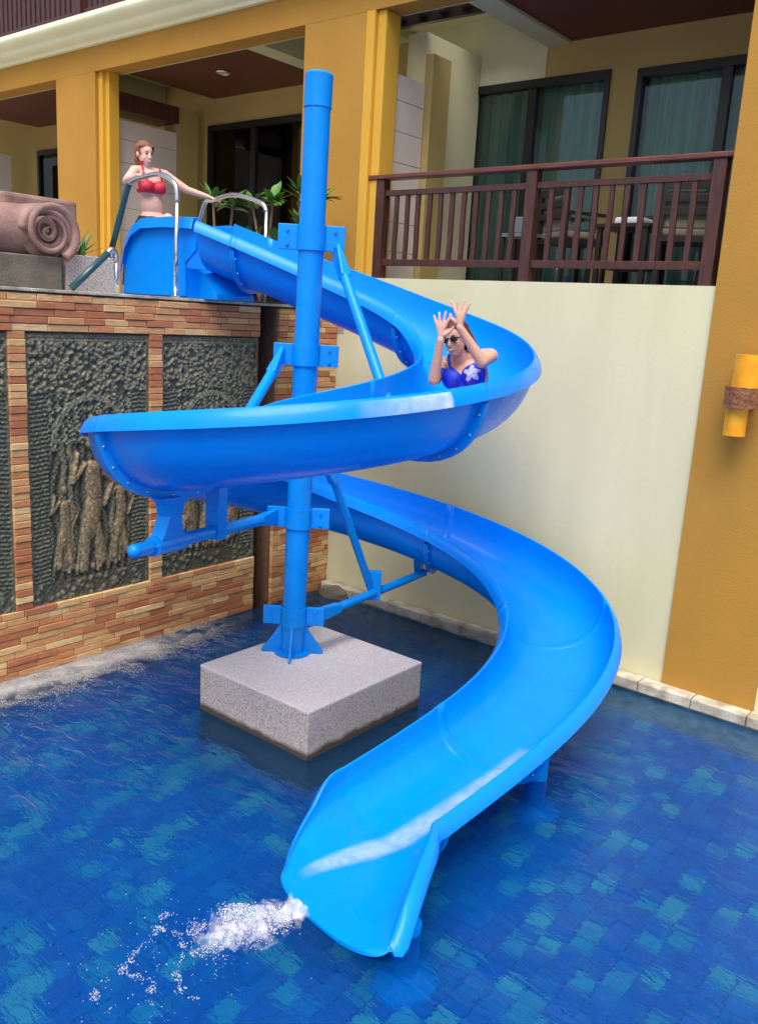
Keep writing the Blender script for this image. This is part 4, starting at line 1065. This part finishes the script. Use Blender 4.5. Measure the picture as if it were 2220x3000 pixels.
def remesh(mb, name, vox=.007, smooth=6):
    me = mb.mesh(name); o = bpy.data.objects.new(name, me); C.objects.link(o)
    r_ = o.modifiers.new('r', 'REMESH'); r_.mode = 'VOXEL'; r_.voxel_size = vox
    s_ = o.modifiers.new('s', 'SMOOTH'); s_.factor = .5; s_.iterations = smooth
    dg = bpy.context.evaluated_depsgraph_get(); dg.update()
    out = bpy.data.meshes.new_from_object(o.evaluated_get(dg)); C.objects.unlink(o); bpy.data.objects.remove(o)
    out.name = name; return out
def patch(src, name, pred, off=.004):
    """cloth cut from the body surface: faces chosen by pred, pushed outwards"""
    bm = bmesh.new(); bm.from_mesh(src); bm.normal_update()
    kill = [f for f in bm.faces if not pred(f.calc_center_median())]
    bmesh.ops.delete(bm, geom=kill, context='FACES')
    for v in bm.verts: v.co = v.co+v.normal*off
    me = bpy.data.meshes.new(name); bm.to_mesh(me); bm.free(); return me
def head(mb, c, B, sc=1.):
    P = lambda x, y, z: Vector(c)+B@Vector((x*sc, y*sc, z*sc))
    mb.ell(P(0, -.008, .022), (.074*sc, .090*sc, .088*sc), B, 20, 14)          # cranium
    mb.ell(P(0, .022, -.035), (.058*sc, .062*sc, .078*sc), B, 18, 12)          # face
    mb.ell(P(0, .048, -.088), (.030*sc, .028*sc, .024*sc), B)                  # chin
    for s in (-1, 1):
        mb.ell(P(s*.032, .052, -.032), (.024*sc, .022*sc, .024*sc), B)         # cheeks
        mb.ell(P(s*.076, -.006, -.012), (.010*sc, .018*sc, .030*sc), B)        # ears
    capsule(mb, P(0, .082, .004), P(0, .094, -.032), .009*sc, .0135*sc, 10)    # nose
    mb.ell(P(0, .076, -.062), (.024*sc, .012*sc, .011*sc), B)                  # lips
    return P
def face_bits(P, B, parent, sc=1., glasses=False, smile=True):
    m_ = MB().ell(P(0, .0845, -.064), (.021*sc, .008*sc, .0085*sc), B); obj('lips', m_, 'lip', parent, smooth=True)
    if smile: m_ = MB().ell(P(0, .0895, -.0635), (.0155*sc, .006*sc, .0048*sc), B); obj('teeth', m_, 'teeth', parent, smooth=True)
    if glasses:
        for s in (-1, 1):
            m_ = MB().ell(P(s*.032, .083, .004), (.029*sc, .012*sc, .024*sc), B); obj('sunglass_lens', m_, 'lens', parent, smooth=True)
            m_ = MB(); capsule(m_, P(s*.06, .078, .008), P(s*.079, .0, .004), .0035, .0035, 6); obj('sunglass_arm', m_, 'lens', parent)
        m_ = MB(); capsule(m_, P(-.01, .094, .010), P(.01, .094, .010), .0035, .0035, 6); obj('sunglass_bridge', m_, 'lens', parent)
    else:
        for s in (-1, 1):
            m_ = MB().ell(P(s*.029, .077, .004), (.0115*sc, .007*sc, .006*sc), B); obj('eye', m_, 'eye', parent, smooth=True)
            m_ = MB(); capsule(m_, P(s*.044, .074, .020), P(s*.016, .084, .023), .003, .003, 6); obj('eyebrow', m_, 'hair2', parent)

def hair_mesh(P, B, sc, back_pts, seed):
    mb = MB()
    mb.ell(P(0, -.018, .032), (.083*sc, .094*sc, .090*sc), B, 20, 14)
    for s in (-1, 1): mb.ell(P(s*.052, .012, .05), (.035*sc, .055*sc, .045*sc), B)
    for a, b, ra, rb in back_pts: capsule(mb, a, b, ra, rb, 12)
    me = remesh(mb, 'hair', .008, 3)
    return me
def cut_face(me, P0, fwd, up, c):
    """open the hair at the face: drop faces in front of the hair line"""
    bm = bmesh.new(); bm.from_mesh(me); f = Vector(fwd).normalized(); u = Vector(up).normalized(); c = Vector(c)
    kill = [q for q in bm.faces if (q.calc_center_median()-c).dot(f) > .030 and (q.calc_center_median()-c).dot(u) < .062 and (q.calc_center_median()-c).dot(u) > -.12]
    bmesh.ops.delete(bm, geom=kill, context='FACES'); bm.to_mesh(me); bm.free(); return me

# --- bather climbing into the tub (left)
def person_a():
    root = thing('person', 'smiling woman in a red bikini top leaning on handrails at the top of the slide', 'person')
    O = Vector((-7.15, 5.2, 0))
    J = lambda dx, db, z: O+rd*dx+bd*db+Vector((0, 0, z))
    hips = J(.075, .0, 3.62); waist = J(.065, .0, 3.78); chest = J(.045, -.01, 3.96); nb = J(.02, .0, 4.085); hc = J(.0, -.03, 4.225)
    fwd = (rd*.62-bd*.78).normalized(); sidev = Vector((fwd.y, -fwd.x, 0))            # her right hand side
    mb = MB()
    S1 = basis(fwd, (0, 0, 1))
    mb.ell(hips, (.155, .105, .12), S1, 18, 12); mb.ell(waist, (.112, .082, .13), S1, 18, 12); mb.ell(chest, (.135, .092, .14), S1, 18, 12)
    mb.ell(chest+Vector((0, 0, .075)), (.145, .075, .07), S1, 18, 12)
    for s in (-1, 1): mb.ell(chest+sidev*s*.062+fwd*.068-Vector((0, 0, .03)), (.058, .055, .055), S1, 14, 10)
    capsule(mb, nb-Vector((0, 0, .03)), hc-Vector((0, 0, .05)), .050, .044)
    shR = chest+sidev*.150+Vector((0, 0, .105)); shL = chest-sidev*.150+Vector((0, 0, .105))
    for sh in (shR, shL): capsule(mb, nb, sh, .045, .048)
    # right arm: hand on the near rail
    hr = Vector((-6.60, RY+.01, 3.945)); el = (shR+hr)/2+Vector((-.12, -.02, -.06))
    capsule(mb, shR, el, .046, .036); capsule(mb, el, hr-Vector((.03, -.02, 0)), .036, .024); hand(mb, hr-Vector((.05, 0, -.008)), (.9, .1, -.12), (0, 0, -1), .2, .7, 1)
    # left arm: stretched to the far rail
    hl = Vector((-6.83, RY2-.01, 3.905)); el2 = shL+(hl-shL)*.47+Vector((0, 0, -.035))
    capsule(mb, shL, el2, .045, .036); capsule(mb, el2, hl-(hl-el2).normalized()*.03, .035, .023); hand(mb, hl-(hl-el2).normalized()*.04, (hl-el2), (0, 0, -1), .2, .7, -1)
    # legs, knees bent: one foot on the deck, one raised over the tub edge
    hipR = hips+sidev*.085-Vector((0, 0, .03)); hipL = hips-sidev*.085-Vector((0, 0, .03))
    kR = J(-.08, -.20, 3.36); aR = J(-.13, -.18, 3.02)
    capsule(mb, hipR, kR, .088, .058); capsule(mb, kR, aR, .055, .034); capsule(mb, aR-Vector((0, 0, .045)), aR+fwd*.15-Vector((0, 0, .055)), .03, .022)
    kL = J(.22, -.04, 3.66); aL = J(.24, .02, 3.25)
    capsule(mb, hipL, kL, .086, .058); capsule(mb, kL, aL, .055, .034); capsule(mb, aL-Vector((0, 0, .02)), aL+Vector((.16, .02, -.025)), .03, .022)
    hf = (rd*.75-bd*.62+Vector((0, 0, -.08))).normalized(); HB = basis(hf, (.02, 0, 1))
    P = head(mb, hc, HB, .96)
    me = remesh(mb, 'body', .0075, 5); body = link('body', me, 'skin2', root, smooth=True)
    c = chest; 
    def bra(p):
        q = p-c; a, b, z = q.dot(sidev), q.dot(fwd), q.z
        if abs((p-c).dot(sidev)) > .15: return False
        band = -.075 < z < -.045
        cups = b > .03 and -.075 < z < .035-.35*abs(abs(a)-.062)
        strap = b > -.12 and abs(abs(a)-.085) < .010 and z > .0 and z < .2
        return band or cups or strap
    link('bikini_top', patch(me, 'bikini_top', bra, .006), 'red', root, smooth=True)
    def leg(p):
        q = p-hips
        if q.z > .055 or p.z < 3.05: return False
        if (p-kL).length < .11 or p.z > 3.69 and (p-hips).dot(fwd) > .12: return False
        if (p-hipL).dot((kL-hipL).normalized()) > .12 and abs((p-hipL).dot(sidev)) < .2 and (p-kL).length < .24: return False
        if p.z < 3.42 and (p-aL).length < .32 and (p-kR).length > .2: return False
        return (p-shR).length > .1
    link('bikini_bottom', patch(me, 'bikini_bottom', leg, .006), 'maroon', root, smooth=True)
    bk = [(P(0, -.07, .02), P(-.0, -.085, -.05), .05, .038), (P(.02, -.085, -.05), nb+sidev*.03-fwd*.05, .036, .026), (nb+sidev*.05-fwd*.03, nb+sidev*.085+fwd*.03-Vector((0, 0, .05)), .026, .018)]
    hm = hair_mesh(P, HB, .98, bk, 1); cut_face(hm, None, hf, (0, 0, 1), hc); link('hair', hm, 'hair2', root, smooth=True)
    face_bits(P, HB, root, .96)
person_a()
# --- rider in the chute (right)
def person_b():
    root = thing('person', 'woman in sunglasses and royal blue bikini riding the slide with raised arms', 'person')
    K = 57; c0 = Vector(S[K]); tv = Vector((t2[K][0], t2[K][1], 0)); tv = (tv*1.0-rd*.25).normalized()
    hips = c0+Vector((.02, 0, -.285)); 
    J = lambda dx, db, z: hips+rd*dx+bd*db+Vector((0, 0, z))
    waist = J(.0, .05, .09); chest = J(-.01, .10, .215); nb = J(-.05, .11, .35); hc = J(-.105, .05, .46)
    fwd = (-bd*.86-rd*.50+Vector((0, 0, .28))).normalized(); up = (chest-hips).normalized()
    S1 = basis(fwd, up); sidev = S1.col[0]; f2 = S1.col[1]; u2 = S1.col[2]
    mb = MB()
    mb.ell(hips, (.165, .11, .12), S1, 18, 12); mb.ell(waist, (.122, .09, .13), S1, 18, 12); mb.ell(chest, (.145, .098, .145), S1, 18, 12)
    mb.ell(chest+u2*.08, (.150, .078, .07), S1, 18, 12)
    for s in (-1, 1): mb.ell(chest+sidev*s*.068+f2*.078-u2*.02, (.068, .064, .066), S1, 14, 10)
    capsule(mb, nb-u2*.04, hc-Vector((0, 0, .05)), .050, .045)
    shR = chest+sidev*.165+u2*.115; shL = chest-sidev*.165+u2*.115          # shR is at the left of the picture
    for sh in (shR, shL): capsule(mb, nb-u2*.01, sh, .045, .050)
    eR = J(-.235, -.06, .20); wR = J(-.215, -.14, .45)
    capsule(mb, shR, eR, .047, .038); capsule(mb, eR, wR, .039, .024); hand(mb, wR, (-.02*rd.x, -.02*rd.y, 1), -fwd, .85, .15, -1, 1.12)
    eL = J(.05, -.16, .33); wL = J(-.105, -.20, .53)
    capsule(mb, shL, eL, .048, .038); capsule(mb, eL, wL, .039, .024); hand(mb, wL, (rd*-.05+Vector((0, 0, 1))), -fwd, .85, .15, 1, 1.12)
    for s, dk in ((1, .0), (-1, .0)):
        hp = hips+sidev*s*.085; k1 = S[66]; kn = Vector((k1[0], k1[1], k1[2]-.21))+sidev*s*.09; k2 = S[75]; an = Vector((k2[0], k2[1], k2[2]-depth(75)+.06))+Vector((.06, .04, 0))*s*.8
        capsule(mb, hp, kn, .09, .058); capsule(mb, kn, an, .055, .034); capsule(mb, an, an+Vector((-.05, -.03, .09)), .030, .024)
    hf = (-bd*.80-rd*.55+Vector((0, 0, -.12))).normalized(); HB = basis(hf, (rd*-.22+Vector((0, 0, 1))))
    P = head(mb, hc, HB, 1.0)
    me = remesh(mb, 'body', .0058, 4); link('body', me, 'skin', root, smooth=True)
    c = chest
    def bra(p, only=None):
        q = p-c; a, b, z = q.dot(sidev), q.dot(f2), q.dot(u2)
        if abs(a) > .165 or (b > .2): return False
        band = -.095 < z < -.055
        cups = b > .03 and -.095 < z < .065-1.05*max(0, .075-abs(a))-.9*max(0, abs(a)-.085)
        strap = abs(abs(a)-.095) < .011 and 0 < z < .2 and b > -.12
        return band or cups or strap
    link('bikini_top', patch(me, 'bikini_top', bra, .006), 'royal', root, smooth=True)
    fc = c-sidev*.085+f2*.13-u2*.02
    link('flower_print', patch(me, 'flower_print', lambda p: bra(p) and (p-fc).length < .040+.012*math.sin(5*math.atan2((p-fc).dot(u2), (p-fc).dot(sidev))), .009), 'flower', root, smooth=True)
    link('bikini_bottom', patch(me, 'bikini_bottom', lambda p: (p-hips).length < .18 and (p-hips).dot(u2) < .05, .006), 'royal', root, smooth=True)
    bk = [(P(0, -.06, .03), P(.0, -.09, -.04), .062, .05), (P(-.05, -.05, .0), P(-.09, -.09, -.14), .042, .030), (P(.05, -.05, .0), P(.05, -.07, -.12), .042, .028), (P(-.09, -.09, -.12), chest+u2*.10-f2*.06-sidev*.10, .035, .016)]
    hm = hair_mesh(P, HB, 1.02, bk, 2); cut_face(hm, None, hf, (0, 0, 1), hc); link('hair', hm, 'hair', root, smooth=True)
    face_bits(P, HB, root, 1.0, glasses=True)
person_b()

# ------------------------------------------------------------ splash and foam
def flecks(pts, name, label, m='foam'):
    mb = MB()
    for (x, y, z, r_) in pts:
        a = rnd.random()*6.28; ca, sa = math.cos(a), math.sin(a); e = rnd.uniform(.6, 1.7)
        mb.add([(x+r_*e*ca, y+r_*e*sa, z), (x-r_*e*ca, y-r_*e*sa, z), (x-r_*sa, y+r_*ca, z+r_*.1), (x+r_*sa, y-r_*ca, z-r_*.1), (x, y, z+r_*.7), (x, y, z-r_*.7)],
               [(0, 2, 4), (2, 1, 4), (1, 3, 4), (3, 0, 4), (2, 0, 5), (1, 2, 5), (3, 1, 5), (0, 3, 5)])
    return obj(name, mb, m, None, label=label, category='water', kind='stuff', smooth=True)
def foammat(name, col, sc, lo, hi):
    m, n, N, L, b = nodes(name); b.inputs['Base Color'].default_value = col+(1,); b.inputs['Roughness'].default_value = .5
    g = N.new('ShaderNodeNewGeometry'); t = N.new('ShaderNodeTexNoise'); t.inputs['Scale'].default_value = sc; t.inputs['Detail'].default_value = 9; t.inputs['Roughness'].default_value = .68; t.inputs['Distortion'].default_value = .6
    L.new(g.outputs['Position'], t.inputs[0]); at = N.new('ShaderNodeAttribute'); at.attribute_name = 'thin'
    ad = N.new('ShaderNodeMath'); ad.operation = 'ADD'; L.new(t.outputs[0], ad.inputs[0]); L.new(at.outputs['Fac'], ad.inputs[1])
    mr = N.new('ShaderNodeMapRange'); mr.inputs[1].default_value = lo; mr.inputs[2].default_value = hi; L.new(ad.outputs[0], mr.inputs[0])
    L.new(mr.outputs[0], b.inputs['Alpha']); return m
M['foamfilm'] = foammat('churned_foam', (.80, .82, .86), 13, 1.0, 1.62)
M['mistfilm'] = foammat('thin_froth', (.62, .60, .58), 9, .90, 1.95)
def foamsheet(name, label, m, f, nu, nv):
    mb = MB(); al = []
    for i in range(nu+1):
        for j in range(nv+1):
            p, a_ = f(i/nu, j/nv*2-1); mb.v.append(tuple(p)); al.append(a_)
    mb.f = [(i*(nv+1)+j, (i+1)*(nv+1)+j, (i+1)*(nv+1)+j+1, i*(nv+1)+j+1) for i in range(nu) for j in range(nv)]
    me = mb.mesh(name); q = me.attributes.new('thin', 'FLOAT', 'POINT'); q.data.foreach_set('value', al)
    return link(name, me, m, None, smooth=True, label=label, category='water', kind='stuff')
fa, fb = Vector((-2.54, 2.83, 0)), Vector((-2.84, 2.12, 0)); fd = fb-fa; fp = Vector((-fd.y, fd.x, 0)).normalized()
def fbody(t, v):
    wd = .09+.09*math.sin(math.pi*min(1, t*1.1)); p = fa+fd*t*1.12+fp*(v*wd*1.7+.05*t)
    e = max(0, 1-abs(v)**1.5); env = e*min(1, t/.06)*max(0, 1-max(0, t-.55)/.45)
    h = .004+.075*env*max(0, .45+.9*mnoise.noise(p*11)+.5*mnoise.noise(p*27))*(1-.5*t)
    return (p.x, p.y, h), -.1+.90*env
foamsheet('splash', 'white churned foam body trailing from the lip of the slide', 'foamfilm', fbody, 90, 44)
def fwall(t, v):
    y = 1.6+t*3.9; d = (v+1)/2*.95; e = math.exp(-(d/.46)**2)*(.85+.3*mnoise.noise(Vector((d*5, y*5, 1))))*(1-max(0, (y-4.2)/1.4))
    return (BX+.012+d, y, .006+.02*max(0, .2-d)*mnoise.noise(Vector((d*20, y*9, 0)))), .05+1.0*e
foamsheet('waterfall_foam', 'pale haze of froth along the foot of the brick wall', 'mistfilm', fwall, 120, 24)
pts = []
a, b = Vector((-2.58, 2.73, 0)), Vector((-2.80, 2.25, 0)); dv = b-a; pv = Vector((-dv.y, dv.x, 0)).normalized()
for i in range(3600):
    t = rnd.random()**.8; wd = .045+.035*t; o_ = rnd.gauss(0, 1)*wd; p = a+dv*t*1.05+pv*(o_+.03*math.sin(t*9))
    q = mnoise.noise(Vector((p.x*9, p.y*9, 0)))
    if q < -.15+.35*max(0, t-.5): continue
    hgt = max(0, .075*math.sin(math.pi*min(1, t*.9+.12))*(1-abs(o_)/(wd*2.6)))
    pts.append((p.x, p.y, .004+rnd.random()*hgt*1.5, rnd.uniform(.0012, .004)*(1-.35*t)))
flecks(pts, 'spray_drops', 'white spray drops over the foam where the slide pours into the pool')
pts = []
for path in ([(-2.80, 2.28), (-2.72, 2.12), (-2.58, 2.05), (-2.50, 2.08)], [(-2.95, 2.30), (-2.93, 2.08), (-2.86, 1.95), (-2.83, 1.78), (-2.72, 1.78)], [(-2.80, 2.28), (-2.98, 2.22), (-3.02, 2.32)], [(-2.86, 1.96), (-2.7, 1.98), (-2.6, 1.93)]):
    for (p, q) in zip(path[:-1], path[1:]):
        for i in range(90):
            t = rnd.random(); x = p[0]+(q[0]-p[0])*t+rnd.gauss(0, .014); y = p[1]+(q[1]-p[1])*t+rnd.gauss(0, .014)
            if mnoise.noise(Vector((x*14, y*14, 3))) > -.05: pts.append((x, y, .001, rnd.uniform(.001, .0032)))
for i in range(160): pts.append((-2.75+rnd.gauss(0, .25), 2.1+rnd.gauss(0, .25), .001, rnd.uniform(.001, .003)))
flecks(pts, 'drifting_foam', 'thin streaks of foam drifting on the pool in front of the splash')
pts = []
for i in range(42000):
    y = rnd.uniform(1.8, 5.4); d = abs(rnd.gauss(0, .26)); x = BX+.01+d
    if y > 4.7 and rnd.random() < (y-4.7)/.6: continue
    q = mnoise.noise(Vector((x*6, y*6, 7)))+.5*mnoise.noise(Vector((x*17, y*17, 7)))
    if q < -.28+d*.5: continue
    pts.append((x, y, .002+rnd.random()*.03*max(0, 1-d/.15), rnd.uniform(.001, .0034)))
flecks(pts, 'froth_drops', 'fine greyish drops of froth along the foot of the brick wall', 'spray')
